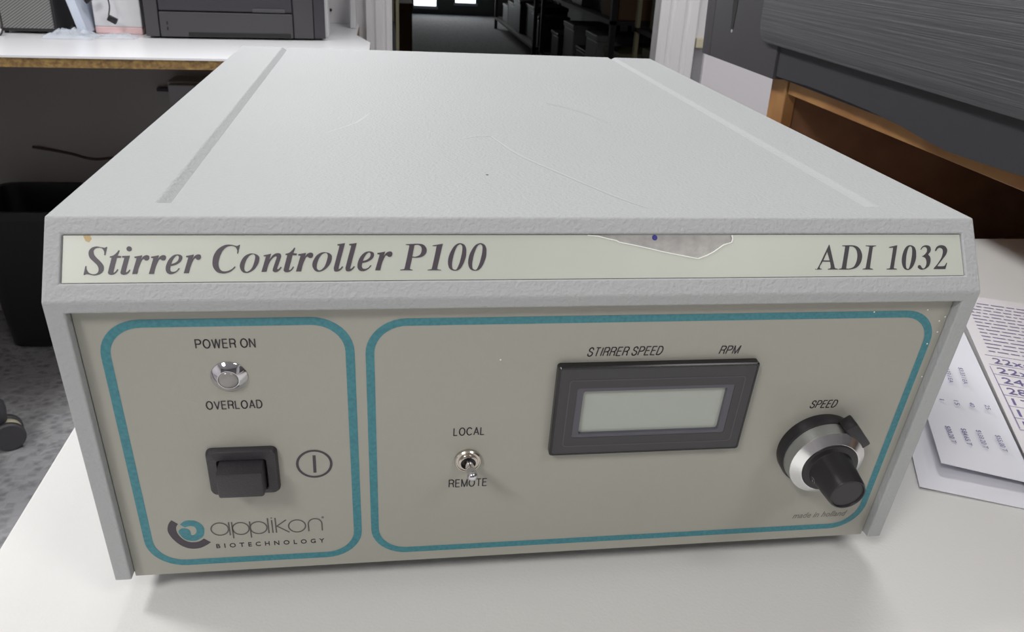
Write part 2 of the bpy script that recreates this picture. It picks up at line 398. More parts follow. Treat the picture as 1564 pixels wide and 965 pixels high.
def tmpobj(bm):
    me = bpy.data.meshes.new('tmp'); bmesh.ops.recalc_face_normals(bm, faces=bm.faces); bm.to_mesh(me); bm.free()
    o = bpy.data.objects.new('tmp', me); COL.objects.link(o); return o
GLYPHS = [
('S',[[(-114.79,7.92,1),(-115.18,10.04,1),(-115.43,10.04,1),(-115.5,9.12),(-115.99,8.35),(-116.75,8.09),(-117.59,8.28),(-118.01,8.87),(-117.95,9.71),(-117.41,10.56),(-116.38,11.64),(-115.7,12.48),(-115.45,13.32),(-115.65,14.28),(-116.4,14.99),(-117.61,15.29),(-118.5,15.14),(-119.39,14.96),(-119.87,15.03),(-120.04,15.2,1),(-120.27,15.08,1),(-119.89,12.86,1),(-119.62,12.86,1),(-119.58,13.65),(-119.07,14.49),(-118.06,14.97),(-117.18,14.81),(-116.76,14.27),(-116.73,13.43),(-117.13,12.59),(-118.05,11.63),(-118.85,10.79),(-119.2,9.83),(-119.12,8.87),(-118.48,8.1),(-117.38,7.77),(-116.26,7.97),(-115.37,8.11),(-115.02,7.92,1)]]),
('t',[[(-112.01,8.78,1),(-111.74,8.83,1),(-112.19,10.22,1),(-111.34,10.27,1),(-111.38,10.75,1),(-112.36,10.75,1),(-113.1,14.18),(-113.11,14.56),(-112.86,14.56),(-112.5,14.18),(-112.15,13.66,1),(-111.93,13.83,1),(-112.42,14.61),(-113.07,15.06),(-113.85,15.15),(-114.35,14.84),(-114.36,14.17),(-113.63,10.74,1),(-114.1,10.69,1),(-114.06,10.38,1),(-113.2,10.1),(-112.44,9.38)]]),
('i',[[(-111.12,10.27,1),(-109.24,10.21,1),(-110.09,14.08),(-110.08,14.44),(-109.86,14.49),(-109.53,14.2),(-109.25,13.8,1),(-109.02,13.97,1),(-109.45,14.68),(-110.07,15.09),(-110.8,15.18),(-111.34,14.86),(-111.34,14.19),(-110.55,10.78,1),(-111.11,10.66,1)],[(-108.81,8.43),(-108.99,8.89),(-109.45,9.08),(-109.91,8.88),(-110.11,8.42),(-109.93,7.96),(-109.48,7.77),(-109.01,7.96)]]),
('r',[[(-108.16,10.48,1),(-106.23,10.13,1),(-106.56,11.38,1),(-106.02,10.49),(-105.24,10.09),(-104.61,10.26),(-104.5,10.91),(-104.83,11.44),(-105.44,11.46),(-105.78,11.15),(-106.12,11.22),(-106.44,11.82),(-106.97,13.26),(-107.34,14.99,1),(-108.59,14.98,1),(-107.65,11.21),(-107.61,10.89),(-108.1,10.8,1)]]),
('r',[[(-104.08,10.5,1),(-102.14,10.15,1),(-102.48,11.41,1),(-101.93,10.51),(-101.15,10.1),(-100.51,10.28),(-100.41,10.93),(-100.74,11.46),(-101.35,11.48),(-101.69,11.17),(-102.03,11.24),(-102.36,11.84),(-102.9,13.29),(-103.27,15.02,1),(-104.53,15.01,1),(-103.57,11.23),(-103.53,10.92),(-104.03,10.82,1)]]),
('e',[[(-96.93,13.62,1),(-97.69,14.53),(-98.82,15.08),(-99.84,14.95),(-100.37,14.15),(-100.33,12.82),(-99.68,11.25),(-98.56,10.16),(-97.42,9.93),(-96.58,10.22),(-96.38,10.9),(-96.82,11.87),(-97.95,12.64),(-99.24,13.0,1),(-99.34,13.79),(-99.05,14.4),(-98.37,14.48),(-97.7,14.17),(-97.25,13.57,1)],[(-99.13,12.47,1),(-98.18,12.16),(-97.44,11.51),(-97.23,10.66),(-97.53,10.22),(-98.03,10.41),(-98.65,11.26)]]),
('r',[[(-95.48,10.35,1),(-93.52,9.99,1),(-93.86,11.26,1),(-93.3,10.36),(-92.51,9.95),(-91.86,10.12),(-91.76,10.78),(-92.1,11.32),(-92.72,11.34),(-93.07,11.02),(-93.41,11.09),(-93.74,11.7),(-94.29,13.15),(-94.68,14.89,1),(-95.96,14.88,1),(-94.96,11.08),(-94.92,10.77),(-95.43,10.67,1)]]),
('C',[[(-82.0,7.46,1),(-82.47,9.8,1),(-82.72,9.75,1),(-82.71,8.89),(-83.16,8.07),(-84.09,7.73),(-85.36,8.02),(-86.4,9.12),(-87.07,10.71),(-87.36,12.42),(-87.04,13.76),(-86.23,14.42),(-85.07,14.38),(-84.04,13.9),(-83.28,13.18,1),(-83.05,13.32,1),(-83.92,14.27),(-85.07,14.87),(-86.34,15.03),(-87.72,14.61),(-88.66,13.38),(-88.86,11.8),(-88.47,9.97),(-87.33,8.38),(-85.72,7.48),(-84.21,7.41),(-83.04,7.7),(-82.46,7.66),(-82.28,7.44,1)]]),
('o',[[(-77.07,11.13),(-77.42,12.6),(-78.46,14.07),(-79.97,14.91),(-81.25,14.71),(-81.95,13.55),(-81.85,12.21),(-80.93,10.61),(-79.53,9.81),(-78.13,9.89),(-77.31,10.39)],[(-78.13,10.75),(-78.35,11.98),(-78.93,13.57),(-79.86,14.5),(-80.55,14.47),(-80.91,13.68),(-80.57,11.97),(-79.76,10.5),(-78.83,9.96),(-78.32,10.14)]]),
('n',[[(-76.02,10.27,1),(-74.1,9.86,1),(-74.56,11.51,1),(-73.67,10.28),(-72.73,9.74),(-71.84,9.79),(-71.53,10.29),(-71.67,11.15),(-72.49,13.62),(-72.44,13.94),(-72.21,13.94),(-71.6,13.33,1),(-71.36,13.5,1),(-72.02,14.36),(-72.84,14.77),(-73.55,14.59),(-73.62,13.85),(-72.73,11.03),(-72.82,10.58),(-73.2,10.65),(-74.02,11.39),(-74.61,12.49),(-74.96,13.48),(-75.26,14.63,1),(-76.54,14.69,1),(-75.5,10.89),(-75.55,10.57),(-75.97,10.52,1)]]),
('t',[[(-68.17,8.25,1),(-67.89,8.3,1),(-68.41,9.73,1),(-67.51,9.79,1),(-67.56,10.28,1),(-68.6,10.28,1),(-69.47,13.81),(-69.5,14.2),(-69.24,14.21),(-68.84,13.81),(-68.46,13.27,1),(-68.22,13.45,1),(-68.77,14.26),(-69.47,14.72),(-70.3,14.81),(-70.82,14.49),(-70.82,13.8),(-69.95,10.27,1),(-70.44,10.22,1),(-70.4,9.9,1),(-69.47,9.61),(-68.64,8.86)]]),
('r',[[(-67.18,10.01,1),(-65.13,9.65,1),(-65.51,10.94,1),(-64.92,10.02),(-64.08,9.6),(-63.42,9.78),(-63.32,10.45),(-63.68,11.0),(-64.33,11.02),(-64.68,10.69),(-65.04,10.77),(-65.4,11.39),(-65.99,12.87),(-66.42,14.65,1),(-67.75,14.64,1),(-66.65,10.76),(-66.61,10.44),(-67.13,10.34,1)]]),
('o',[[(-58.45,10.87),(-58.81,12.37),(-59.9,13.85),(-61.46,14.71),(-62.77,14.5),(-63.48,13.33),(-63.35,11.97),(-62.39,10.36),(-60.95,9.54),(-59.52,9.62),(-58.68,10.13)],[(-59.52,10.5),(-59.77,11.74),(-60.38,13.35),(-61.34,14.29),(-62.05,14.26),(-62.41,13.46),(-62.04,11.73),(-61.2,10.24),(-60.24,9.69),(-59.71,9.87)]]),
('l',[[(-56.95,7.36,1),(-55.0,7.06,1),(-56.69,13.6),(-56.64,13.97),(-56.38,13.98),(-55.8,13.31,1),(-55.51,13.48,1),(-56.09,14.23),(-56.94,14.69),(-57.78,14.64),(-57.96,13.96),(-57.89,13.34),(-56.53,8.11),(-56.57,7.76),(-57.0,7.66,1)]]),
('l',[[(-53.89,7.31,1),(-51.92,7.02,1),(-53.63,13.57),(-53.59,13.95),(-53.32,13.95),(-52.74,13.28,1),(-52.45,13.45,1),(-53.04,14.2),(-53.88,14.67),(-54.73,14.61),(-54.91,13.94),(-54.83,13.31),(-53.46,8.07),(-53.51,7.72),(-53.94,7.61,1)]]),
('e',[[(-48.08,13.13,1),(-48.92,14.08),(-50.13,14.64),(-51.22,14.51),(-51.77,13.68),(-51.68,12.31),(-50.94,10.69),(-49.71,9.56),(-48.49,9.32),(-47.6,9.62),(-47.41,10.33),(-47.91,11.33),(-49.13,12.12),(-50.52,12.49,1),(-50.65,13.32),(-50.37,13.94),(-49.64,14.02),(-48.91,13.7),(-48.42,13.08,1)],[(-50.39,11.94,1),(-49.37,11.62),(-48.56,10.95),(-48.31,10.07),(-48.62,9.62),(-49.16,9.82),(-49.85,10.69)]]),
('r',[[(-46.53,9.78,1),(-44.42,9.41,1),(-44.83,10.72,1),(-44.21,9.79),(-43.34,9.36),(-42.66,9.54),(-42.57,10.22),(-42.95,10.78),(-43.61,10.8),(-43.97,10.47),(-44.34,10.54),(-44.71,11.17),(-45.35,12.67),(-45.81,14.48,1),(-47.17,14.47,1),(-46.0,10.53),(-45.95,10.21),(-46.48,10.1,1)]]),
('P',[[(-38.92,7.39,1),(-35.77,7.27),(-34.22,7.54),(-33.41,8.55),(-33.54,9.88),(-34.55,10.8),(-36.1,11.11),(-37.26,11.03,1),(-37.91,13.82),(-37.84,14.21),(-37.2,14.4,1),(-37.2,14.53,1),(-40.54,14.51,1),(-40.54,14.35,1),(-39.76,14.2),(-39.29,13.68),(-38.06,8.27),(-38.05,7.74),(-38.88,7.55,1)],[(-36.61,7.69,1),(-37.26,10.76,1),(-36.36,10.82),(-35.18,10.27),(-34.72,9.21),(-34.8,8.15),(-35.52,7.61),(-36.16,7.56)]]),
('1',[[(-31.76,7.76,1),(-28.96,7.29,1),(-30.57,13.87),(-30.47,14.29),(-29.62,14.46,1),(-29.62,14.59,1),(-33.25,14.56,1),(-33.25,14.41,1),(-32.42,14.25),(-32.02,13.81),(-30.73,8.29),(-30.98,7.97),(-31.71,7.92,1)]]),
('0',[[(-22.64,9.39),(-22.81,10.99),(-23.66,13.12),(-24.74,14.44),(-26.06,14.72),(-27.22,14.21),(-27.68,12.69),(-27.39,10.7),(-26.43,8.71),(-25.35,7.51),(-24.16,7.14),(-23.12,7.57),(-22.69,8.45)],[(-23.67,8.58),(-23.9,10.19),(-24.56,12.58),(-25.39,14.3),(-26.05,14.43),(-26.56,13.9),(-26.52,12.3),(-25.93,9.91),(-25.1,8.05),(-24.3,7.43),(-23.78,7.78)]]),
('0',[[(-17.12,9.41),(-17.3,11.02),(-18.16,13.15),(-19.26,14.48),(-20.58,14.76),(-21.75,14.25),(-22.21,12.73),(-21.91,10.73),(-20.94,8.73),(-19.84,7.52),(-18.64,7.15),(-17.6,7.58),(-17.17,8.47)],[(-18.16,8.6),(-18.39,10.21),(-19.07,12.61),(-19.91,14.34),(-20.57,14.47),(-21.08,13.93),(-21.04,12.34),(-20.44,9.93),(-19.6,8.06),(-18.78,7.45),(-18.27,7.8)]]),
('A',[[(83.17,7.87,1),(83.36,7.92,1),(84.3,14.15),(84.53,14.77),(85.31,15.02,1),(85.3,15.19,1),(82.2,15.17,1),(82.22,15.0,1),(82.98,14.82),(83.17,14.28),(83.07,12.86,1),(80.78,12.85,1),(79.96,13.98),(79.71,14.58),(79.83,14.85),(80.3,14.99,1),(80.29,15.15,1),(78.3,15.14,1),(78.31,14.97,1),(79.2,14.57)],[(82.47,9.91,1),(83.01,12.51,1),(81.01,12.5,1)]]),
('D',[[(87.32,8.07,1),(90.85,8.08),(92.52,8.85),(93.24,10.51),(93.08,12.15),(92.2,13.79),(90.8,14.82),(88.74,15.21),(85.58,15.19,1),(85.6,15.03,1),(86.33,14.84),(86.67,14.3),(88.12,8.84),(88.07,8.4),(87.31,8.26,1)],[(89.52,8.43,1),(88.02,14.31),(88.05,14.91),(89.06,14.91),(90.41,14.32),(91.34,12.83),(91.79,11.05),(91.6,9.4),(90.81,8.57),(89.96,8.35)]]),
('I',[[(94.69,8.12,1),(97.98,8.13,1),(97.97,8.29,1),(97.07,8.54),(96.79,9.01),(95.48,14.36),(95.52,14.9),(96.34,15.1,1),(96.33,15.27,1),(93.02,15.24,1),(93.03,15.08,1),(93.93,14.84),(94.18,14.35),(95.72,8.87),(95.62,8.45),(94.67,8.28,1)]]),
('1',[[(102.04,8.61,1),(104.74,8.06,1),(103.0,14.54),(103.08,14.96),(103.88,15.13,1),(103.86,15.32,1),(100.58,15.3,1),(100.6,15.1,1),(101.49,14.95),(101.84,14.45),(103.25,9.17),(103.11,8.81),(102.08,8.83,1)]]),
('0',[[(110.52,10.3),(110.22,12.24),(109.28,14.17),(108.13,15.27),(107.08,15.48),(106.11,14.92),(105.68,13.32),(105.97,11.39),(106.81,9.46),(107.82,8.35),(108.97,8.08),(110.02,8.5),(110.44,9.33)],[(109.36,9.19),(109.18,10.85),(108.48,13.34),(107.72,14.99),(107.26,15.15),(106.86,14.71),(106.95,13.05),(107.41,10.84),(108.2,8.91),(108.84,8.44),(109.21,8.58)]]),
('3',[[(112.0,9.42,1),(112.7,8.5),(113.93,8.09),(115.09,8.43),(115.38,9.35),(115.05,10.18),(114.38,10.88),(114.84,11.57),(114.93,12.68),(114.32,14.2),(113.18,15.08),(111.81,15.43),(110.82,15.01),(110.67,14.46),(111.07,14.05),(111.58,14.24),(111.93,14.88),(112.44,15.08),(113.16,14.47),(113.59,13.23),(113.41,12.12),(112.87,11.65),(112.23,11.48,1),(113.18,10.93),(114.02,10.04),(114.12,9.07),(113.58,8.59),(112.81,8.78),(112.24,9.42,1)]]),
('2',[[(116.67,9.83,1),(117.3,8.66),(118.56,8.1),(120.03,8.39),(120.66,9.51),(120.22,10.76),(119.02,12.15),(117.16,14.08),(116.97,14.44,1),(118.46,14.45),(119.38,14.24),(119.92,13.46,1),(120.19,13.46,1),(119.42,15.29,1),(115.69,15.27,1),(115.88,14.91),(117.39,13.39),(118.61,11.73),(119.16,10.34),(119.17,9.36),(118.48,8.89),(117.71,9.08),(116.93,9.88,1)]])]
LOGO_SWIRL = [(-108.4,81.84,1),(-106.79,80.56),(-105.21,80.41),(-103.7,80.78),(-102.4,81.92),(-101.63,83.56),(-101.61,85.33),(-102.06,87.08),(-103.21,88.43),(-104.77,89.21),(-106.35,89.09),(-107.82,88.26),(-108.81,86.57),(-109.21,85.12),(-108.92,84.26),(-108.05,83.65),(-107.09,83.69),(-106.19,84.2),(-105.78,85.2),(-105.78,86.44),(-105.39,86.87),(-104.68,86.53),(-104.02,85.69),(-103.83,84.63),(-104.05,83.56),(-104.69,82.89),(-105.63,82.7),(-106.38,82.9),(-107.15,83.19,1)]
LOGO_ARC = [(-110.71,79.93,1),(-108.97,81.62,1),(-109.66,82.97),(-109.79,84.9),(-109.22,86.9),(-108.11,88.59),(-106.78,89.6),(-105.23,89.9),(-103.6,89.57),(-102.12,88.51,1),(-100.24,90.28,1),(-101.74,91.44),(-103.71,92.47),(-105.83,92.67),(-107.84,92.05),(-109.7,90.45),(-111.3,87.99),(-112.17,85.61),(-112.32,83.66),(-111.7,81.43)]

# ================================================================== THE ROOM
FL = 0.0
YW = 1.92                                    # face of the back wall
TT = ZO - 0.131                              # table top height
struct('floor', box(-3.2, 2.6, -2.8, 11.0, -0.05, 0.0), M['carpet'])
struct('ceiling', box(-3.2, 2.6, -2.8, 11.0, CEIL, CEIL + 0.05), M['ceil'])
bm = box(-3.2, -0.075, YW, YW + 0.03, 0, CEIL)
box(0.70, 2.6, YW, YW + 0.03, 0, CEIL, bm=bm)
box(-0.075, 0.70, YW, YW + 0.03, 2.06, CEIL, bm=bm)
struct('wall_back', bm, M['wallw'])
struct('wall_left', box(-3.25, -3.2, -2.8, YW, 0, CEIL), M['wallw'])
struct('wall_right', box(2.2, 2.25, -2.8, YW, 0, CEIL), M['wallw'])
struct('wall_front', box(-3.2, 2.6, -2.85, -2.8, 0, CEIL), M['wallf'])
# storage room beyond the doorway
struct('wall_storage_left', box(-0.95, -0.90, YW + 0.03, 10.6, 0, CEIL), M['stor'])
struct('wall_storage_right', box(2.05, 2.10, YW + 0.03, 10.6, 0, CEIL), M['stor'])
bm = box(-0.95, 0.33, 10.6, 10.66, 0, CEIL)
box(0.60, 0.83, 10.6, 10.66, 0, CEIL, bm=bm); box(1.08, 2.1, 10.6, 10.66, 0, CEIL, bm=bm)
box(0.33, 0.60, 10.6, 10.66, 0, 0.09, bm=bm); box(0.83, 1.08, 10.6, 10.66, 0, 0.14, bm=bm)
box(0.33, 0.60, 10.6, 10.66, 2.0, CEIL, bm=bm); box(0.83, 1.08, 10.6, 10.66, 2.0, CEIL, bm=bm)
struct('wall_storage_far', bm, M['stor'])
for n_, xa, xb, zb in ((1, 0.33, 0.60, 0.09), (2, 0.83, 1.08, 0.14)):
    win = struct('window_%d' % n_, box(xa, xb, 10.62, 10.64, zb, 2.0), M['glow'])
    bm = box(xa - .02, xb + .02, 10.57, 10.615, zb - .03, zb); box(xa, xb, 10.59, 10.615, 1.02, 1.06, bm=bm)
    struct('window_frame', bm, M['greybox'], win)

def casing(name, xin, xout):
    """ribbed door casing, extruded profile"""
    w = xout - xin
    prof = [(0, 0.0), (0, 0.014), (0.10, 0.020), (0.22, 0.020), (0.26, 0.014), (0.34, 0.014), (0.40, 0.022), (0.62, 0.022),
            (0.68, 0.014), (0.74, 0.014), (0.80, 0.024), (0.97, 0.024), (1.0, 0.020), (1.0, 0.0)]
    T = Matrix.Translation((0, 0, 0))
    return struct(name, prism([(xin + a * w, YW - d) for a, d in prof], 0, 2.10), M['door'])
casing('trim_1', -0.022, -0.084)
casing('trim_2', 0.636, 0.733)
# jambs of the doorway
struct('trim_3', box(-0.0755, -0.022, YW - 0.001, YW + 0.035, 0, 2.06), M['door'])
struct('trim_4', box(0.636, 0.7005, YW - 0.001, YW + 0.035, 0, 2.06), M['door'])
struct('trim_5', box(-0.084, 0.733, YW - 0.022, YW, 2.05, 2.12), M['door'])

# ceiling luminaires (above the frame; the room's light, the rear right one added as wall fill)
words = ['front left', 'middle left', 'front right', 'rear right, added as wall fill,']
for (x, y, sx, sy, w, c), wd in zip(LIGHTS, words):
    t = thing('ceiling_light', 'flat white ceiling luminaire in the %s of the room' % wd, 'light', (x, y, CEIL))
    b = box(x - sx / 2 - .02, x + sx / 2 + .02, y - sy / 2 - .02, y - sy / 2, CEIL - .04, CEIL)
    box(x - sx / 2 - .02, x + sx / 2 + .02, y + sy / 2, y + sy / 2 + .02, CEIL - .04, CEIL, bm=b)
    box(x - sx / 2 - .02, x - sx / 2, y - sy / 2, y + sy / 2, CEIL - .04, CEIL, bm=b)
    box(x + sx / 2, x + sx / 2 + .02, y - sy / 2, y + sy / 2, CEIL - .04, CEIL, bm=b)
    ob('frame', b, M['whitep'], t)
    ob('diffuser', box(x - sx / 2, x + sx / 2, y - sy / 2, y + sy / 2, CEIL - .035, CEIL - .02), M['diff'], t)

# ================================================================== WHITE TABLE
t = thing('table', 'white laminate table carrying the grey instrument and papers', 'table', (0.3, 0, 0))
ob('tabletop', box(-0.1785, 0.80, -0.62, 0.3515, TT - 0.028, TT, 0.0015, 2), M['table'], t)
for lx in (-0.15, 0.755):
    for ly in (-0.57, 0.315):
        ob('leg', box(lx - .02, lx + .02, ly - .02, ly + .02, 0, TT - 0.028, 0.002), M['greybox'], t)

# ================================================================== STIRRER CONTROLLER
HALF = 0.13
y1, z1, y3, z3, DEP = -0.0119, -0.01881, 0.00086, -0.1197, 0.33616
TH = Vector((0, y1, z1)).normalized()                # down the header band
NH = Vector((0, TH.z, -TH.y)); NH = NH if NH.y < 0 else -NH
TP = Vector((0, y3 - y1, z3 - z1)).normalized()      # down the front panel
NP = Vector((0, TP.z, -TP.y)); NP = NP if NP.y < 0 else -NP
def frame_matrix(o, t, n):
    x = Vector((1, 0, 0)); v = -t
    m = Matrix(((x.x, v.x, n.x, o.x), (x.y, v.y, n.y, o.y), (x.z, v.z, n.z, o.z), (0, 0, 0, 1)))
    return m
MH = frame_matrix(Vector((0, 0, ZO)), TH, NH)                               # header face, local (x, -s, out)
MF = frame_matrix(Vector((0, y1, z1 + ZO)), TP, NP)                         # lower face
MP = frame_matrix(Vector((0, y1, z1 + ZO)) - NP * 0.003, TP, NP)            # front panel surface

ctl = thing('stirrer_controller', 'light grey metal bench instrument with cream front panel, dial and display, on white table', 'controller', (0, 0.17, TT))

# housing: solid profile with a label recess, a panel recess and two slanted grooves
SB = 0.1019
fb = Vector((0, y1, z1)) + TP * SB
prof = [(fb.y, fb.z + ZO), (y1, z1 + ZO), (0, ZO), (DEP, ZO), (DEP, fb.z + ZO)]
b = bmesh.new()
L_ = [b.verts.new((-HALF, p[0], p[1])) for p in prof]; R_ = [b.verts.new((HALF, p[0], p[1])) for p in prof]
b.faces.new(L_); b.faces.new(list(reversed(R_)))
for i in range(5):
    j = (i + 1) % 5; b.faces.new((L_[i], L_[j], R_[j], R_[i]))
body = tmpobj(b)
cut = [tmpobj(box(-0.1258, 0.1256, -0.0174, -0.0047, -0.0010, 0.01, T=MH)),
       tmpobj(box(-0.12505, 0.12505, -0.13, -0.0034, -0.0048, 0.01, T=MF))]
def groove(xa, xb, deep_at_a, yf):
    d = 0.0022; h = 0.003
    pr = [(xa, ZO + h), (xa, ZO - (d if deep_at_a else 0.0)), (xb, ZO - (0.0 if deep_at_a else d)), (xb, ZO + h)]
    bb = bmesh.new()
    A = [bb.verts.new((p[0], yf, p[1])) for p in pr]; B_ = [bb.verts.new((p[0], DEP + .01, p[1])) for p in pr]
    bb.faces.new(A); bb.faces.new(list(reversed(B_)))
    for i in range(4):
        j = (i + 1) % 4; bb.faces.new((A[i], B_[i], B_[j], A[j]))
    return tmpobj(bb)
cut.append(groove(-0.1058, -0.1020, False, 0.0122))
cut.append(groove(0.1014, 0.1058, True, 0.0116))
me = boolean(body, cut)
o = bpy.data.objects.new('tmp', me); COL.objects.link(o)
md = o.modifiers.new('bv', 'BEVEL'); md.width = 0.00045; md.segments = 2; md.limit_method = 'ANGLE'; md.angle_limit = radians(25)
dg = bpy.context.evaluated_depsgraph_get(); dg.update()
me2 = bpy.data.meshes.new_from_object(o.evaluated_get(dg)); bpy.data.objects.remove(o)
hous = link_mesh('housing', me2, M['paint'], ctl)
hous['label'] = 'light grey textured metal housing'
for fx in (-0.10, 0.10):
    for fy in (0.045, 0.30):
        T = Matrix.Translation((fx, fy, TT))
        ob('foot', lathe([(0.009, 0), (0.0105, 0.002), (0.0105, ZO + fb.z - TT - 0.0005), (0.006, ZO + fb.z - TT + .0005)], T, 24), M['rubber'], ctl, 40)
# scratches and a speck on the lid
def ribbon(pts, w, z=0.00006):
    P = smoothpts([(p[0], p[1], 0) for p in pts], 6); b = bmesh.new(); prev = None
    for i, p in enumerate(P):
        d = (P[min(i + 1, len(P) - 1)] - P[max(i - 1, 0)]).normalized(); n = Vector((-d.y, d.x, 0)) * w / 2 * (0.35 + 0.65 * sin(pi * (i + .5) / len(P)))
        cur = (b.verts.new(p + n + Vector((0, 0, ZO + z))), b.verts.new(p - n + Vector((0, 0, ZO + z))))
        if prev: b.faces.new((prev[0], prev[1], cur[1], cur[0]))
        prev = cur
    return b
M['scratch'] = mat('pale_scratch', (0.485, 0.50, 0.505), 0.5)
for pts, w in (([(-.0038, .0994), (.0023, .072), (.012, .0486), (.0248, .0204), (.031, .010)], .0011),
               ([(-.0169, .093), (-.010, .0985), (-.0038, .0994)], .0008),
               ([(.03, .17), (.043, .15), (.05, .125)], .0004), ([(-.05, .14), (-.055, .12), (-.066, .10)], .0003)):
    s_ = ob('scratch', ribbon(pts, w), M['scratch'], hous)
ob('speck', lathe([(0.0005, 0), (0.0004, 0.0001)], Matrix.Translation((-0.0117, 0.0437, ZO)), 10), M['ink'], hous)

# header label, torn along its top edge
tear = [(11.4, 4.9), (14.5, 5.15), (17.2, 5.9), (19.6, 6.4), (20.4, 6.9), (24.5, 7.7), (29, 8.7), (32.6, 9.6), (37.5, 10.6), (42.1, 11.5), (43.2, 11.7), (45.8, 10.8),
        (48.0, 9.7), (50.0, 8.4), (51.1, 7.7), (52.2, 7.4), (53.5, 7.0), (53.9, 5.9), (53.7, 4.9)]
out = [(-125.4, 4.9)] + tear + [(125.2, 4.9), (125.2, 17.2), (-125.4, 17.2)]
lab = ob('name_label', prism([(p[0] / 1000, -p[1] / 1000) for p in out], -0.00095, -0.00045, MH), M['label'], ctl)
lab['label'] = 'cream title strip with a torn upper edge'
gl = [(p[0] / 1000, -p[1] / 1000) for p in tear]
ob('glue_residue', prism(gl, -0.00098, -0.00085, MH), M['glue'], lab)
pts = [MH @ Vector((p[0] / 1000, -p[1] / 1000 - .00012, -0.00042)) for p in tear]
ob('torn_edge', tube(pts, 0.00019, 6), M['tear'], lab)
ob('ink_spot', lathe([(0.0008, 0), (0.0006, 0.0002)], MH @ Matrix.Translation((0.0309, -0.0056, -0.00085)), 12), M['blue'], lab)
ob('stain', prism([(-.1207, -.0050), (-.1190, -.0049), (-.1186, -.0058), (-.1192, -.0067), (-.1200, -.0064)], -0.00046, -0.00040, MH), M['stain'], lab)
def glyph_obj(name, items, m, parent):
    b = bmesh.new()
    for ch, cons in items:
        me = curve_mesh([[(q[0] / 1000, -q[1] / 1000) for q in glyph_poly(c)] for c in cons], 0.00004)
        me.transform(Matrix.Translation((0, 0, -0.00040))); b.from_mesh(me); bpy.data.meshes.remove(me)
    me = bpy.data.meshes.new(name); b.to_mesh(me); b.free(); me.transform(MH)
    return link_mesh(name, me, m, parent)
for a_, b_, m_, l_ in ((0, 7, 'ink2', 'first slanted title word'), (7, 17, 'ink2', 'second slanted title word'), (17, 21, 'ink2', 'slanted letter and number after the title words'),
                       (21, 24, 'ink', 'three slanted capitals at the right'), (24, 28, 'ink', 'slanted four digit number at the right end')):
    glyph_obj('lettering', GLYPHS[a_:b_], M[m_], lab)['label'] = l_

# front panel
PB = 0.1037
pan = ob('front_panel', box(-0.1249, 0.1249, -PB, -0.0035, -0.0016, 0, 0.0002, 1, T=MP), M['panel'], ctl)
pan['label'] = 'cream front panel with teal frames and printed captions'

def rring(x0, x1, s0, s1, r, w, m, name='frame_line', h=0.00006, parent=pan, n=10):
    def rr(x0, x1, s0, s1, r):
        P = []
        for cx, cs, a0 in ((x1 - r, s0 + r, 0), (x0 + r, s0 + r, 90), (x0 + r, s1 - r, 180), (x1 - r, s1 - r, 270)):
            for k in range(n + 1):
                a = radians(a0 + 90 * k / n); P.append((cx + r * cos(a), -(cs - r * sin(a))))
        return P
    o_, i_ = rr(x0, x1, s0, s1, r), rr(x0 + w, x1 - w, s0 + w, s1 - w, r - w)
    b = bmesh.new(); A = [b.verts.new((p[0] / 1000, p[1] / 1000, h)) for p in o_]; B_ = [b.verts.new((p[0] / 1000, p[1] / 1000, h)) for p in i_]
    for i in range(len(A)):
        j = (i + 1) % len(A); b.faces.new((A[i], A[j], B_[j], B_[i]))
    bmesh.ops.transform(b, matrix=MP if parent is pan else MP, verts=b.verts)
    return ob(name, b, m, parent)
rring(-119.9, -53.3, 7.2, 99.9, 11.5, 2.5, M['teal'])['label'] = 'teal rounded outline around the power controls'
rring(-50.3, 122.2, 8.1, 99.6, 11.5, 2.4, M['teal'])['label'] = 'teal rounded outline around the speed controls'

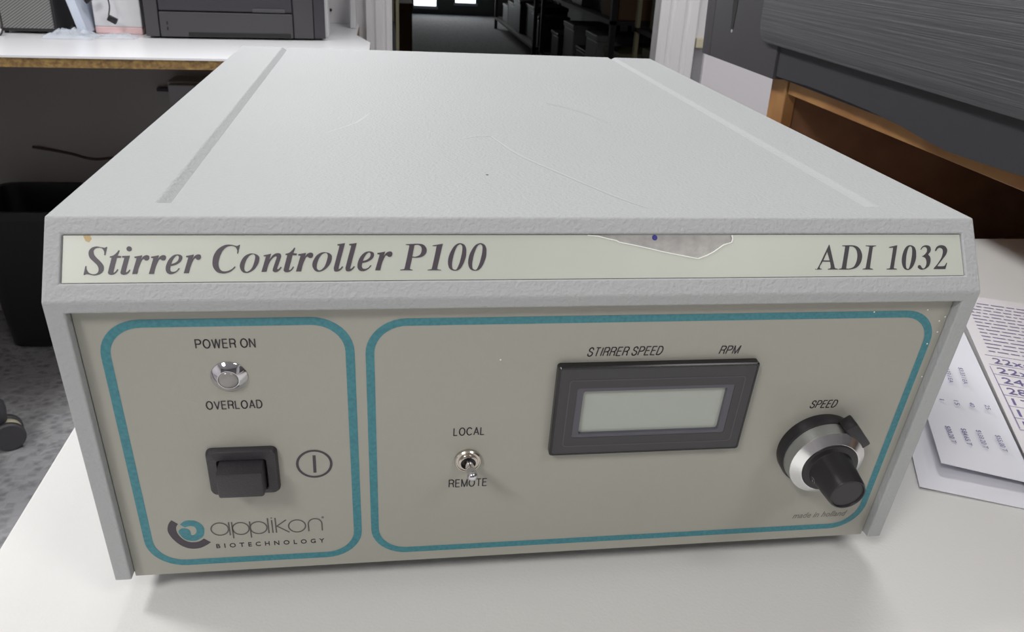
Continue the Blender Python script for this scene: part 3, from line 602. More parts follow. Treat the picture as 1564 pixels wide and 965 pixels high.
def caption(s, x0, x1, base, h, m=M['ink'], shear=0.0, space=1.0, bold=0.0, lbl=None):
    me = text_mesh(s, x0 / 1000, x1 / 1000, -base / 1000, h / 1000, shear, space, bold=bold)
    me.transform(Matrix.Translation((0, 0, 0.00005))); me.transform(MP)
    o = link_mesh('caption', me, m, pan)
    o['label'] = lbl or ('printed words ' + s)
    return o
def ell(cx, cy, rx, ry, a0, a1, n=14):
    return [(cx + rx * cos(radians(a0 + (a1 - a0) * k / n)), cy + ry * sin(radians(a0 + (a1 - a0) * k / n))) for k in range(n + 1)]
def spl(p): return [(q.x, q.y) for q in smoothpts([(x, y, 0) for x, y in p], 5)]
CAPS = {   # plain upright capitals: width and strokes
 'P': (.60, [[(0, 0), (0, 1), (.34, 1)] + ell(.34, .735, .26, .265, 90, -90) + [(0, .47)]]),
 'O': (.74, [ell(.37, .5, .37, .5, 0, 360, 28)]),
 'W': (.92, [[(0, 1), (.22, 0), (.46, 1), (.70, 0), (.92, 1)]]),
 'E': (.55, [[(.54, 1), (0, 1), (0, 0), (.55, 0)], [(0, .53), (.50, .53)]]),
 'R': (.62, [[(0, 0), (0, 1), (.36, 1)] + ell(.36, .745, .25, .255, 90, -90) + [(0, .49)], spl([(.36, .49), (.52, .42), (.57, .25), (.58, .08), (.63, 0)])]),
 'N': (.60, [[(0, 0), (0, 1), (.60, 0), (.60, 1)]]),
 'V': (.64, [[(0, 1), (.32, 0), (.64, 1)]]),
 'L': (.48, [[(0, 1), (0, 0), (.48, 0)]]),
 'A': (.66, [[(0, 0), (.33, 1), (.66, 0)], [(.12, .33), (.54, .33)]]),
 'D': (.64, [[(0, 0), (0, 1), (.27, 1)] + ell(.27, .5, .36, .5, 90, -90, 18) + [(0, 0)]]),
 'S': (.60, [spl([(.56, .72), (.50, .92), (.30, 1), (.10, .93), (.04, .75), (.12, .60), (.30, .52), (.50, .44), (.59, .27), (.52, .07), (.31, 0), (.08, .07), (0, .30)])]),
 'T': (.60, [[(0, 1), (.60, 1)], [(.30, 1), (.30, 0)]]),
 'I': (.08, [[(.04, 0), (.04, 1)]]),
 'M': (.74, [[(0, 0), (0, 1), (.37, 0), (.74, 1), (.74, 0)]]),
 'C': (.70, [ell(.37, .5, .37, .5, 38, 322, 24)]),
}
def stroke(b, P, w, h=0.00008):
    for p, q in zip(P, P[1:]):
        d = (q - p)
        if d.length < 1e-7: continue
        d.normalize(); n = Vector((-d.y, d.x)) * w / 2
        b.faces.new([b.verts.new((e.x, e.y, h)) for e in (p + n, p - n, q - n, q + n)])
    for i, p in enumerate(P[1:-1], 1):
        d0 = (P[i] - P[i - 1]).normalized(); d1 = (P[i + 1] - P[i]).normalized()
        if d0.dot(d1) > .995: continue
        b.faces.new([b.verts.new((p.x + w / 2 * cos(k * pi / 4), p.y + w / 2 * sin(k * pi / 4), h)) for k in range(8)])
def caps(s, x0, x1, base, hh, shear=0.0, w=0.37, m=M['ink']):
    """monoline capitals fitted between x0..x1 (mm) on the panel"""
    u = 0; items = []
    for ch in s:
        if ch == ' ': u += .34; continue
        wd, st = CAPS[ch]; items.append((u, st)); u += wd + .27
    u -= .27; hh -= w; kx = (x1 - x0 - w - shear * hh) / u; b = bmesh.new()
    for o_, st in items:
        for P in st:
            stroke(b, [Vector(((x0 + w / 2 + (o_ + p[0]) * kx + shear * p[1] * hh) / 1000, -(base - w / 2 - p[1] * hh) / 1000)) for p in P], w / 1000)
    bmesh.ops.transform(b, matrix=MP, verts=b.verts)
    o = ob('caption', b, m, pan); o['label'] = 'printed words ' + s if ' ' in s else 'printed word ' + s
    return o
caps('POWER ON', -95.5, -79.7, 16.75, 3.1)
caps('OVERLOAD', -95.2, -79.7, 37.65, 3.1)
caps('STIRRER SPEED', 13.3, 36.7, 22.3, 3.3, 0.2)
caps('RPM', 53.9, 60.6, 22.5, 3.1, 0.2)
caps('LOCAL', -24.9, -15.3, 50.5, 3.2)
caps('REMOTE', -25.8, -13.5, 71.6, 3.4)
caps('SPEED', 88.7, 98.4, 44.4, 3.2, 0.2)
caption('made in holland', 95.7, 115.8, 93.6, 2.7, M['ink3'], shear=0.3)
caption('BIOTECHNOLOGY', -98.8, -65.3, 93.0, 1.9, M['ink'], space=1.9, bold=0.012)

def line2d(b, pts, w, h=0.00009):
    """flat stroke of width w (mm) through (x, s) points"""
    P = [Vector((p[0] / 1000, -p[1] / 1000, h)) for p in pts]; prev = None; w /= 1000
    for i, p in enumerate(P):
        d = (P[min(i + 1, len(P) - 1)] - P[max(i - 1, 0)]).normalized(); n = Vector((-d.y, d.x, 0)) * w / 2
        cur = (b.verts.new(p + n), b.verts.new(p - n))
        if prev: b.faces.new((prev[0], prev[1], cur[1], cur[0]))
        prev = cur
def arc(cx, cs, rx, rs, a0, a1, n=28):
    return [(cx + rx * cos(radians(a0 + (a1 - a0) * k / n)), cs - rs * sin(radians(a0 + (a1 - a0) * k / n))) for k in range(n + 1)]
b = bmesh.new(); line2d(b, arc(-66.6, 59.4, 5.0, 5.2, 0, 360, 48), 0.75); line2d(b, [(-66.5, 56.0), (-66.6, 62.9)], 0.9)
bmesh.ops.transform(b, matrix=MP, verts=b.verts); ob('on_symbol', b, M['ink2'], pan)['label'] = 'circle with an upright bar'
# maker's mark: dark arc, teal swirl, thin word
for nm, con, mm, lb in (('logo_arc', LOGO_ARC, 'ink2', 'dark open arc of the logo'), ('logo_swirl', LOGO_SWIRL, 'teal', 'teal swirl of the logo')):
    me = curve_mesh([[(q[0] / 1000, -q[1] / 1000) for q in glyph_poly(con)]], 0.00003)
    me.transform(Matrix.Translation((0, 0, 0.00006))); me.transform(MP)
    link_mesh(nm, me, M[mm], pan)['label'] = lb
b = bmesh.new(); w = 0.42
line2d(b, arc(-96.9, 84.7, 2.6, 2.65, 0, 360, 36), w); line2d(b, [(-94.0, 81.9), (-94.0, 87.6)], w)
line2d(b, [(-93.1, 81.9), (-93.1, 89.0)], w); line2d(b, arc(-90.6, 84.9, 2.5, 2.6, 0, 360, 36), w)
line2d(b, [(-87.7, 82.0), (-87.7, 89.1)], w); line2d(b, arc(-85.2, 84.9, 2.55, 2.6, 0, 360, 36), w)
line2d(b, [(-82.2, 81.0), (-82.2, 87.5)], w); line2d(b, [(-81.0, 81.9), (-81.0, 87.5)], w); line2d(b, [(-81.0, 80.8), (-81.0, 81.2)], w)
line2d(b, [(-79.9, 81.0), (-79.9, 87.5)], w); line2d(b, [(-76.6, 82.1), (-79.8, 84.8)], w); line2d(b, [(-79.6, 84.6), (-75.9, 87.6)], w)
line2d(b, arc(-73.4, 85.0, 2.6, 2.65, 0, 360, 36), w)
line2d(b, [(-69.9, 87.6), (-69.9, 84.6)] + arc(-67.8, 84.5, 2.1, 2.3, 180, 0, 20) + [(-65.7, 87.6)], w)
line2d(b, arc(-65.3, 81.8, 0.3, 0.3, 0, 360, 10), 0.2)
bmesh.ops.transform(b, matrix=MP, verts=b.verts); ob('logo_lettering', b, M['ink_grey'], pan)['label'] = 'thin line company word'
for x, s in ((117.3, 7.9), (100, 8.4), (126.6 - 4, 12), (124.0, 10.5), (123.4, 16), (121.5, 20.3), (-12, 22.7), (124.2, 33)):
    ob('paint_chip', lathe([(0.00028, 0), (0.0002, 0.0001)], MP @ Matrix.Translation((x / 1000, -s / 1000, 0.00005)), 7), M['tear'], pan)

# indicator lamp
def PT(x, s, h=0.0): return MP @ Matrix.Translation((x / 1000, -s / 1000, h / 1000))
lamp = ob('indicator_lamp', lathe([(r / 1000, h / 1000) for r, h in ((5.0, 0), (5.0, 0.25), (4.9, 0.4), (3.1, 1.75), (2.95, 1.85), (2.8, 1.85), (2.7, 1.5), (0, 1.5))], PT(-87.75, 26.2), 64), M['chrome'], ctl, 25)
lamp['label'] = 'chrome cone bezel lamp'
ob('lens', lathe([(r / 1000, h / 1000) for r, h in ((2.68, 1.5), (2.65, 1.9), (2.2, 2.25), (1.2, 2.5), (0, 2.6))], PT(-87.75, 26.2), 32), M['lens'], lamp, 60)

# rocker switch
def rect_loft(b, rings):
    """rings of (x0,x1,s0,s1,h) joined one after another, mm; rounded corners"""
    R = []
    for (x0, x1, s0, s1, h, r) in rings:
        P = []
        for cx, cs, a0 in ((x1 - r, s0 + r, 0), (x0 + r, s0 + r, 90), (x0 + r, s1 - r, 180), (x1 - r, s1 - r, 270)):
            for k in range(5):
                a = radians(a0 + 90 * k / 4); P.append(b.verts.new(((cx + r * cos(a)) / 1000, -(cs - r * sin(a)) / 1000, h / 1000)))
        R.append(P)
    for A, B_ in zip(R, R[1:]):
        for i in range(len(A)):
            j = (i + 1) % len(A); b.faces.new((A[i], A[j], B_[j], B_[i]))
    return R
b = bmesh.new()
R = rect_loft(b, [(-97.3, -77.0, 51.7, 69.0, 0, 1.8), (-97.3, -77.0, 51.7, 69.0, 1.0, 1.8), (-96.8, -77.5, 52.2, 68.5, 1.9, 1.6),
                  (-94.3, -80.0, 54.6, 66.6, 2.5, 0.8), (-94.0, -80.3, 54.9, 66.3, 2.2, 0.7), (-94.0, -80.3, 54.9, 66.3, 0.3, 0.7)])
b.faces.new(R[-1]); b.faces.new(list(reversed(R[0])))
bmesh.ops.transform(b, matrix=MP, verts=b.verts)
sw = ob('power_switch', b, M['blackm'], ctl, 35); sw['label'] = 'black rocker switch in a sloped bezel'
pr = [(55.2, 0.4), (54.9, 2.0), (54.9, 7.6), (55.0, 8.2), (55.6, 8.4), (62.9, 8.4), (64.0, 8.1), (64.6, 7.2), (66.1, 2.4), (66.1, 0.4)]
b = bmesh.new()
A = [b.verts.new((-0.0936, -s / 1000, h / 1000)) for s, h in pr]; B_ = [b.verts.new((-0.0807, -s / 1000, h / 1000)) for s, h in pr]
b.faces.new(A); b.faces.new(list(reversed(B_)))
for i in range(len(pr)):
    j = (i + 1) % len(pr); b.faces.new((A[i], B_[i], B_[j], A[j]))
bmesh.ops.recalc_face_normals(b, faces=b.faces)
ed = [e for e in b.edges if abs(e.verts[0].co.x - e.verts[1].co.x) < 1e-6]
bmesh.ops.bevel(b, geom=ed, offset=0.0006, segments=2, profile=0.5, affect='EDGES')
bmesh.ops.transform(b, matrix=MP, verts=b.verts)
ob('rocker', b, M['blackm'], sw, 25)

# toggle switch
tg = ob('toggle_switch', lathe([(r / 1000, h / 1000) for r, h in ((4.2, 0), (4.2, 1.0), (3.85, 1.5), (3.6, 1.5), (3.5, 1.25), (3.1, 1.25), (3.0, 1.9), (2.7, 2.1), (2.35, 2.1), (2.25, 0.6))], PT(-20.1, 60.1), 48), M['nickel'], ctl, 30)
tg['label'] = 'nickel toggle switch with bright lever'
ob('socket', lathe([(0.0022, 0.0004), (0.0022, 0.0009), (0, 0.0009)], PT(-20.1, 60.1), 24), M['black'], tg)
b = tube([Vector((-20.1, -60.1, 0.8)) / 1000, Vector((-20.0, -58.9, 4.5)) / 1000, Vector((-19.9, -57.3, 9.0)) / 1000, Vector((-19.85, -56.4, 11.4)) / 1000, Vector((-19.85, -56.1, 12.3)) / 1000, Vector((-19.85, -55.95, 12.8)) / 1000, Vector((-19.85, -55.9, 12.98)) / 1000], 0, 24, radii=[.00125, .00135, .0015, .0016, .0014, .0009, .0003])
bmesh.ops.transform(b, matrix=MP, verts=b.verts); ob('lever', b, M['chrome'], tg, 60)

# display
dsp = thing('display', None, None, tuple(PT(35, 39.2) @ Vector((0, 0, 0)))); dsp.parent = ctl; dsp.location = WLOC[dsp] - WLOC[ctl]
dsp['label'] = 'dark framed blank display'
b = bmesh.new()
R = rect_loft(b, [(4.9, 66.9, 24.3, 58.1, 0, 1.0), (4.9, 66.9, 24.3, 58.1, 2.1, 1.0), (5.2, 66.6, 24.6, 57.8, 2.5, 0.9), (5.7, 66.1, 25.1, 57.3, 2.52, 0.8), (5.8, 66.0, 25.2, 57.2, 2.2, 0.8)])
bmesh.ops.transform(b, matrix=MP, verts=b.verts)
ob('rim', b, M['bezel_rim'], dsp, 30)
b = bmesh.new()
R = rect_loft(b, [(5.7, 66.1, 25.1, 57.3, 2.2, 0.8), (5.75, 66.05, 25.15, 57.25, 2.42, 0.8),
                  (6.2, 65.6, 25.6, 56.8, 2.3, 0.7), (11.3, 60.6, 32.2, 51.2, 2.3, 0.8), (11.4, 60.5, 32.3, 51.1, 2.1, 0.7)])
bmesh.ops.transform(b, matrix=MP, verts=b.verts)
ob('bezel', b, M['bezel'], dsp, 30)
rring(8.7, 63.5, 29.1, 54.6, 1.2, 0.35, M['bezel_line'], 'bezel_line', 0.00236, dsp, 5)
b = bmesh.new()
rect_loft(b, [(11.2, 60.7, 32.1, 51.3, 2.15, 0.6), (13.4, 58.5, 33.6, 50.1, 2.0, 0.8), (13.5, 58.4, 33.7, 50.0, 0.5, 0.8)])
bmesh.ops.transform(b, matrix=MP, verts=b.verts); ob('inner_frame', b, M['bezel_in'], dsp, 30)
ob('screen', box(0.0130, 0.0590, -0.0505, -0.0332, 0.0006, 0.0009, T=MP), M['lcd'], dsp)

# speed dial
CX, CS = 95.3, 60.3
dial = thing('speed_dial', None, None, tuple(PT(CX, CS) @ Vector((0, 0, 0)))); dial.parent = ctl; dial.location = WLOC[dial] - WLOC[ctl]
dial['label'] = 'black and silver turn counting dial'
def lz(name, pr, m, par=dial, seg=64, sm=30): return ob(name, lathe([(r / 1000, h / 1000) for r, h in pr], PT(CX, CS), seg), m, par, sm)
lz('base_ring', ((13.3, 0), (13.4, 3.4), (13.0, 4.2), (12.0, 4.3)), M['black'])
lz('skirt', ((12.7, 3.9), (12.65, 4.4), (12.35, 8.4), (11.5, 8.45)), M['alu'])
lz('chamfer_ring', ((11.6, 8.3), (12.42, 8.36), (12.42, 8.52), (9.5, 10.7), (9.35, 10.7), (9.3, 10.4)), M['alu_bright'], sm=12)
kn = lz('knob', ((9.3, 9.6), (9.3, 10.9), (9.0, 11.1), (8.4, 11.15), (7.2, 11.5), (6.9, 12.2), (6.0, 22.2), (5.6, 23.0), (5.2, 23.1), (5.0, 22.6), (0, 22.6)), M['black'], seg=48)
b = bmesh.new()
for k in range(30):
    a = 2 * pi * k / 30
    box(-0.0002, 0.0002, 0.0059, 0.00625, 0.0125, 0.0205, T=PT(CX, CS) @ Matrix.Rotation(a, 4, 'Z') @ Matrix.Rotation(radians(0.6), 4, 'X'), bm=b)
ob('grip_ribs', b, M['black'], kn)
ob('set_screw', lathe([(0.0013, 0), (0.0013, 0.0006), (0.0009, 0.0006), (0.0008, -0.0002), (0, -0.0002)], PT(CX, CS) @ Matrix.Rotation(radians(200), 4, 'Z') @ Matrix.Translation((0.0064, 0, 0.0135)) @ Matrix.Rotation(radians(90), 4, 'Y'), 16), M['bezel_line'], kn)
T = PT(103.0, 50.0, 0) @ Matrix.Rotation(radians(-50), 4, 'Z')
ob('lock_lever', box(-0.0056, 0.0056, -0.0022, 0.0022, 0.0035, 0.0088, 0.0006, 2, T=T), M['black'], dial, 30)

# ================================================================== PAPERS
def kp(c):
    c.x = -0.04415 + (c.x + 0.04415) * 0.935; c.y = -0.2184 + (c.y + 0.2184) * 0.935
U = Vector((-0.42, -0.9075, 0)); V = Vector((0.9075, -0.42, 0))
def sheet(o, u, v, lu, lv, curl, name, label, m, z0, cat='paper'):
    """sheet from corner o running along u and v, curling up a little"""
    b = bmesh.new(); nu, nv = 20, 10; g = []
    for i in range(nu + 1):
        row = []
        for j in range(nv + 1):
            a, c = i / nu, j / nv
            p = Vector((o[0], o[1], 0)) + u * lu * a + v * lv * c
            row.append(b.verts.new((p.x, p.y, TT + z0 + curl(a, c))))
        g.append(row)
    for i in range(nu):
        for j in range(nv): b.faces.new((g[i][j], g[i + 1][j], g[i + 1][j + 1], g[i][j + 1]))
    fs = b.faces[:]
    r = bmesh.ops.extrude_face_region(b, geom=fs)
    for e in r['geom']:
        if isinstance(e, bmesh.types.BMVert): e.co.z += 0.00025
    for v_ in b.verts: kp(v_.co)
    o_ = ob(name, b, m, None, 60)
    return tag(o_, label, cat)
NU = -U
sheet((0.1888, 0.0591), NU, V, 0.26, 0.046, lambda a, c: 0.0022 * (1 - c) * 0.3 + 0.0006 * sin(3 * a), 'folded_paper', 'folded white paper lying lowest, beside the grey instrument', M['paper'], 0.0003)
p2 = sheet((0.2035, 0.0680), NU, V, 0.25, 0.039, lambda a, c: 0.0018 * (1 - c) + 0.001 * (1 - a) ** 2, 'price_list', 'white price list with four blue printed columns, beside the instrument', M['paper'], 0.0036)
U3 = U.copy(); V3 = V.copy()
p3 = sheet((0.2325, 0.0380), -U3, V3, 0.235, 0.21, lambda a, c: 0.0010 + 0.003 * a * a, 'printed_form', 'printed form with a ruled number table, at the right of the price list', M['paper2'], 0.0056)
def pap_text(s, a, bpt, z, par, h=0.0030):
    d = Vector((bpt[0] - a[0], bpt[1] - a[1], 0)); L = d.length; d.normalize()
    me = text_mesh(s, 0, L, 0, h, ext=0.00002)
    n = Vector((-d.y, d.x, 0))
    T = Matrix(((d.x, n.x, 0, a[0]), (d.y, n.y, 0, a[1]), (0, 0, 1, TT + z), (0, 0, 0, 1)))
    me.transform(T)
    for v_ in me.vertices: kp(v_.co)
    link_mesh('print', me, M['papertxt'], par)
zt = 0.0068
for s, a, c in (('$55.00 T', (.2472, .0875), (.2415, .0741)), ('$133.20 T', (.2405, .0925), (.2338, .0772)), ('$84.65 T', (.2338, .0945), (.2275, .0802)), ('$20.20 T', (.2272, .0972), (.2211, .0828)),
                ('25', (.2612, .1151), (.2591, .1107)), ('40', (.2543, .1181), (.2524, .1137)), ('15', (.2474, .1205), (.2455, .116)), ('1', (.2405, .1222), (.24015, .12145)),
                ('$3.33 / EA', (.2735, .1550), (.2646, .1371)), ('$4.33 / EA', (.2665, .1576), (.2573, .1389))):
    a, c = [(q[0] - .0022, q[1] + .0006) for q in (a, c)]
    pap_text(s, a, c, zt, p2, 0.0024)
b = bmesh.new()
O3 = Vector((0.2325, 0.0380, 0))
def q3(a, c): return O3 - U3 * a + V3 * c
def ln(b, p, q, w, z):
    d = (q - p).normalized(); n = Vector((-d.y, d.x, 0)) * w / 2
    b.faces.new([b.verts.new(Vector((e.x, e.y, TT + z))) for e in (p + n, q + n, q - n, p - n)])
zf = 0.0072
def zq(a): return 0.0056 + 0.0010 + 0.003 * (a / 0.235) ** 2 + 0.00032
for k in range(8):
    a = 0.060 + k * 0.0120
    ln(b, q3(a, 0.003), q3(a, 0.12), 0.0004, zq(a) + 0.0001)
ln(b, q3(0.060, 0.003), q3(0.144, 0.003), 0.0004, zq(0.1) + 0.0003)
rnd = random.Random(3)
for k in range(15):
    a = 0.150 + k * 0.0052; x = 0.006
    while x < 0.19:
        w = rnd.uniform(0.002, 0.009)
        ln(b, q3(a, x), q3(a, x + w), 0.0009, zq(a) + 0.0002); x += w + 0.0012
for v_ in b.verts: kp(v_.co)
ob('ruled_lines', b, M['papertxt'], p3)
for k, s in enumerate(('1:', '12', '17', '28x', '24x1', '22x1', '22x4')):
    a = 0.0620 + k * 0.0120; pa = q3(a, 0.0060); pc = q3(a, 0.0060 + 0.0050 * len(s))
    me = text_mesh(s, 0, (pc - pa).length, 0, 0.0075, ext=0.00002)
    d = V3; n = -U3
    me.transform(Matrix(((d.x, n.x, 0, pa.x), (d.y, n.y, 0, pa.y), (0, 0, 1, TT + zq(a) + 0.0002), (0, 0, 0, 1))))
    for v_ in me.vertices: kp(v_.co)
    link_mesh('print', me, M['papertxt'], p3)

# ================================================================== WOODEN DESK AND BLACK MACHINE (right)
dk = thing('wooden_desk', 'orange brown wooden desk behind the white table, under the black machine', 'desk', (0.58, 0.35, 0))
DB = ZO - 0.0605
ob('desktop', box(0.350, 0.86, -0.40, 0.5775, DB, DB + 0.0125, 0.0006, 2), M['wood'], dk)
ob('leg', box(0.350, 0.362, 0.5825, 0.617, 0.0, DB + 0.0125, 0.001), M['wood'], dk)
ob('end_panel', box(0.3625, 0.86, 0.585, 0.606, 0.0, DB + 0.0125), M['wood_dk'], dk)
ob('back_panel', box(0.84, 0.86, -0.40, 0.585, 0.0, DB), M['wood_dk'], dk)
ob('shelf', box(0.375, 0.84, 0.360, 0.585, ZO - 0.235, ZO - 0.215), M['wood_dk'], dk)
SH = ZO - 0.215
cb = thing('power_lead', 'black power lead with metal collar lying under the wooden desk', 'cable', (0.55, 0.50, SH))
ob('lead', tube(smoothpts([(0.49, 0.50, SH + .009), (0.52, 0.52, SH + .010), (0.555, 0.515, SH + .010), (0.60, 0.535, SH + .010)], 6), 0.009, 12), M['black'], cb, 60)
ob('collar', tube([(0.60, 0.535, SH + .010), (0.632, 0.552, SH + .010)], 0.008, 16), M['nickel'], cb, 60)

mc = thing('black_machine', 'large charcoal machine with ribbed side cover, standing on the wooden desk', 'machine', (0.5, 0.3, DB + 0.0125))
MZ = DB + 0.0125
# body side outline in (y, z) with the undercut feet seen from the left
yz = [(-0.35, MZ), (0.5620, MZ), (0.787, MZ - 0.0), (0.800, MZ + 0.22), (-0.35, MZ + 0.30)]
b = bmesh.new()
def slab(b, yz, xa, xb, bev=0.0):
    T = Matrix(((0, 0, 1, 0), (1, 0, 0, 0), (0, 1, 0, 0), (0, 0, 0, 1)))
    prism(yz, xa, xb, T, b, bev)
slab(b, [(-0.35, MZ), (0.7865, MZ), (0.80, MZ + 0.24), (-0.35, MZ + 0.24)], 0.347, 0.80)
ob('body', b, M['mach_dk'], mc)
b = bmesh.new(); slab(b, [(0.586, MZ - 0.0000), (0.7615, MZ - 0.0010), (0.772, MZ + 0.238), (0.586, MZ + 0.238)], 0.335, 0.347, 0.0008)
ob('side_cover', b, M['mach'], mc, 30)
b = bmesh.new(); slab(b, [(0.7625, MZ - 0.0012), (0.7875, MZ - 0.0012), (0.801, MZ + 0.238), (0.773, MZ + 0.238)], 0.335, 0.347, 0.0008)
ob('rear_cover', b, M['mach'], mc, 30)
# lower skirt: arched bottom edge, darker colour for the shade of the ribbed cover
bot = [(0.585, MZ + 0.0035), (0.5708, MZ + .0035), (0.5157, MZ + .0052), (0.4663, MZ + .0050), (0.41, MZ + .0040), (0.3592, MZ + .0015), (0.33, MZ - .0015), (0.3041, MZ - .0030), (0.27, MZ - .0020), (0.2242, MZ + 0.0002), (-0.33, MZ + 0.0006)]
b = bmesh.new(); slab(b, bot + [(-0.33, MZ + 0.036), (0.585, MZ + 0.036)], 0.3375, 0.347)
ob('skirt', b, M['mach_dk'], mc)
# ribbed raised cover with rounded corner
rc = [(-0.33, MZ + 0.0325), (0.604, MZ + 0.0325)] + [(0.604 + 0.018 * sin(radians(a)), MZ + 0.0505 - 0.018 * cos(radians(a))) for a in range(15, 91, 15)] + [(0.622, MZ + 0.232), (-0.33, MZ + 0.232)]
b = bmesh.new(); slab(b, rc, 0.329, 0.3465, 0.0012)
ob('ribbed_cover', b, M['ribbed'], mc, 30)
b = bmesh.new(); slab(b, [(0.7020, MZ + 0.0345), (0.7085, MZ + 0.0345), (0.7095, MZ + 0.045), (0.7120, MZ + 0.058), (0.7125, MZ + 0.20), (0.6985, MZ + 0.20), (0.6995, MZ + 0.058), (0.7012, MZ + 0.045)], 0.3345, 0.336)
ob('slot', b, M['dark'], mc)
ob('slot_lug', lathe([(0.0022, 0), (0.0016, 0.0006)], Matrix.Translation((0.3351, 0.7055, MZ + 0.0325)) @ Matrix.Rotation(radians(-90), 4, 'Y'), 12), M['greybox'], mc)

# wall right of the doorway: grey strip painted for a shaded recess and a white board
struct('recess_shade_strip', box(0.7335, 0.764, YW - 0.004, YW - 0.0005, 0.0, ZO - 0.172), M['greybox'])
tag(ob('wall_board', box(0.7645, 2.19, YW - 0.016, YW - 0.0005, 0.0, ZO - 0.02, 0.002), M['cab']), 'plain white board on the wall right of the doorway', 'board')
tag(ob('door_stop', box(0.737, 0.757, YW - 0.020, YW - 0.0005, ZO - 0.172, ZO - 0.148, 0.003), M['beige']), 'small cream block beside the right door casing', 'fitting')

# ================================================================== BACK COUNTER
cn = thing('back_counter', 'white counter with raw chipboard front edge along the back wall', 'counter', (-1.3, 1.6, 0))
CTZ = ZO - 0.145
def fy(x): return 1.268 + (x + 0.648) * 0.078
out = [(-3.19, fy(-3.19)), (-0.10, fy(-0.10)), (-0.078, fy(-0.10) + 0.012), (-0.070, fy(-0.10) + 0.04), (-0.070, 1.58), (-0.100, 1.70), (-0.100, YW - .001), (-3.19, YW - .001)]
ob('worktop', prism(out, CTZ - 0.0035, CTZ), M['counter'], cn)
out2 = [(p[0], p[1] + (0.0015 if i < 4 else 0)) for i, p in enumerate(out)]
ob('chipboard_core', prism(out2, CTZ - 0.0185, CTZ - 0.0035), M['chip'], cn)
ob('leg', box(-0.16, -0.12, 1.50, 1.90, 0, CTZ - 0.0185), M['wallg'], cn)
ob('leg', box(-1.62, -1.58, 1.50, 1.90, 0, CTZ - 0.0185), M['wallg'], cn)
ob('corner_block', box(-0.118, -0.1045, 1.82, 1.90, CTZ, CTZ + 0.10, 0.003), M['whitep'], cn)

sh_ = thing('overhead_shelf', 'white shelf on brackets above the back counter, over the printer', 'shelf', (-0.6, 1.6, LAMP[2] + 0.05))
ob('board', box(-1.6, -0.10, 1.20, YW - .001, LAMP[2] + 0.05, LAMP[2] + 0.07), M['counter'], sh_)
for xx in (-1.5, -0.85, -0.15):
    ob('bracket', box(xx, xx + .02, 1.30, YW - .001, LAMP[2] + 0.02, LAMP[2] + 0.05), M['greybox'], sh_)
lm = thing('strip_lamp', 'short white strip lamp under the overhead shelf', 'lamp', (LAMP[0], LAMP[1], LAMP[2]))
ob('housing', box(-0.10, 0.10, -0.008, 0.03, 0.004, 0.05, 0.003, T=Matrix.Translation((LAMP[0], LAMP[1] + .01, LAMP[2]))), M['whitep'], lm)

struct('shade_panel', box(-3.19, -0.10, YW - 0.006, YW - 0.0005, 0.0, CTZ - 0.02), M['under'])  # dark sheet standing in for shade on the white wall
# black printer on the counter, turned a little
T = Matrix.Translation((-0.325, 1.562, 0)) @ Matrix.Rotation(radians(8), 4, 'Z')
pt = thing('black_printer', 'black office printer standing on the white back counter', 'printer', (-0.325, 1.66, CTZ))
CZ = CTZ + 0.004
ob('body', box(-0.166, 0.168, 0.002, 0.27, CZ, CTZ + 0.26, 0.004, 2, T=T), M['print'], pt, 30)
ob('left_front_cover', box(-0.166, -0.142, -0.006, 0.002, CZ, CTZ + 0.25, 0.001, 1, T=T), M['print2'], pt)
ob('right_front_cover', box(0.107, 0.145, -0.006, 0.002, CZ, CTZ + 0.25, 0.001, 1, T=T), M['print2'], pt)
ob('right_edge_cover', box(0.146, 0.168, -0.004, 0.002, CZ, CTZ + 0.25, 0.001, 1, T=T), M['print'], pt)
ob('paper_tray', box(-0.140, 0.105, -0.008, 0.002, CZ, CTZ + 0.049, 0.0012, 1, T=T), M['print2'], pt)
ob('front_flap', box(-0.140, 0.105, -0.005, 0.002, CTZ + 0.051, CTZ + 0.120, 0.0012, 1, T=T), M['print'], pt)
ob('tray_grip', box(-0.090, 0.100, -0.0095, -0.006, CTZ + 0.005, CTZ + 0.013, 0.001, 1, T=T), M['dark'], pt)
ob('flap_handle', box(0.030, 0.092, -0.008, -0.004, CTZ + 0.051, CTZ + 0.058, 0.001, 1, T=T), M['mach'], pt)
ob('flap_groove', box(-0.07, 0.03, -0.0085, -0.006, CTZ + 0.046, CTZ + 0.048, T=T), M['mach'], pt)
for zz in (0.016, 0.026):
    ob('tray_slot', box(-0.128, -0.1255, -0.0088, -0.006, CTZ + zz, CTZ + zz + 0.006, T=T), M['dark'], pt)
for xx in (-0.15, 0.15):
    ob('foot', box(xx - .012, xx + .012, 0.02, 0.04, CTZ, CZ + .001, T=T), M['rubber'], pt)
    ob('foot', box(xx - .012, xx + .012, 0.23, 0.25, CTZ, CZ + .001, T=T), M['rubber'], pt)

# grey box with woven front
sp = thing('speaker_box', 'grey box with a woven pattern front at the counter\'s left', 'speaker', (-0.70, 1.6, CTZ))
T = Matrix.Translation((-0.652, 1.545, 0)) @ Matrix.Rotation(radians(4), 4, 'Z')
ob('cabinet', box(-0.098, 0.0, 0.004, 0.17, CTZ + .004, CTZ + 0.21, 0.002, 2, T=T), M['mach_dk'], sp, 30)
ob('grille', box(-0.095, -0.004, -0.001, 0.004, CTZ + 0.010, CTZ + 0.205, 0.001, 1, T=T), M['woven'], sp)
for xx in (-0.09, -0.008):
    for yy in (0.012, 0.162):
        ob('foot', lathe([(0.004, 0), (0.004, 0.005)], T @ Matrix.Translation((xx, yy, CTZ)), 12), M['rubber'], sp)
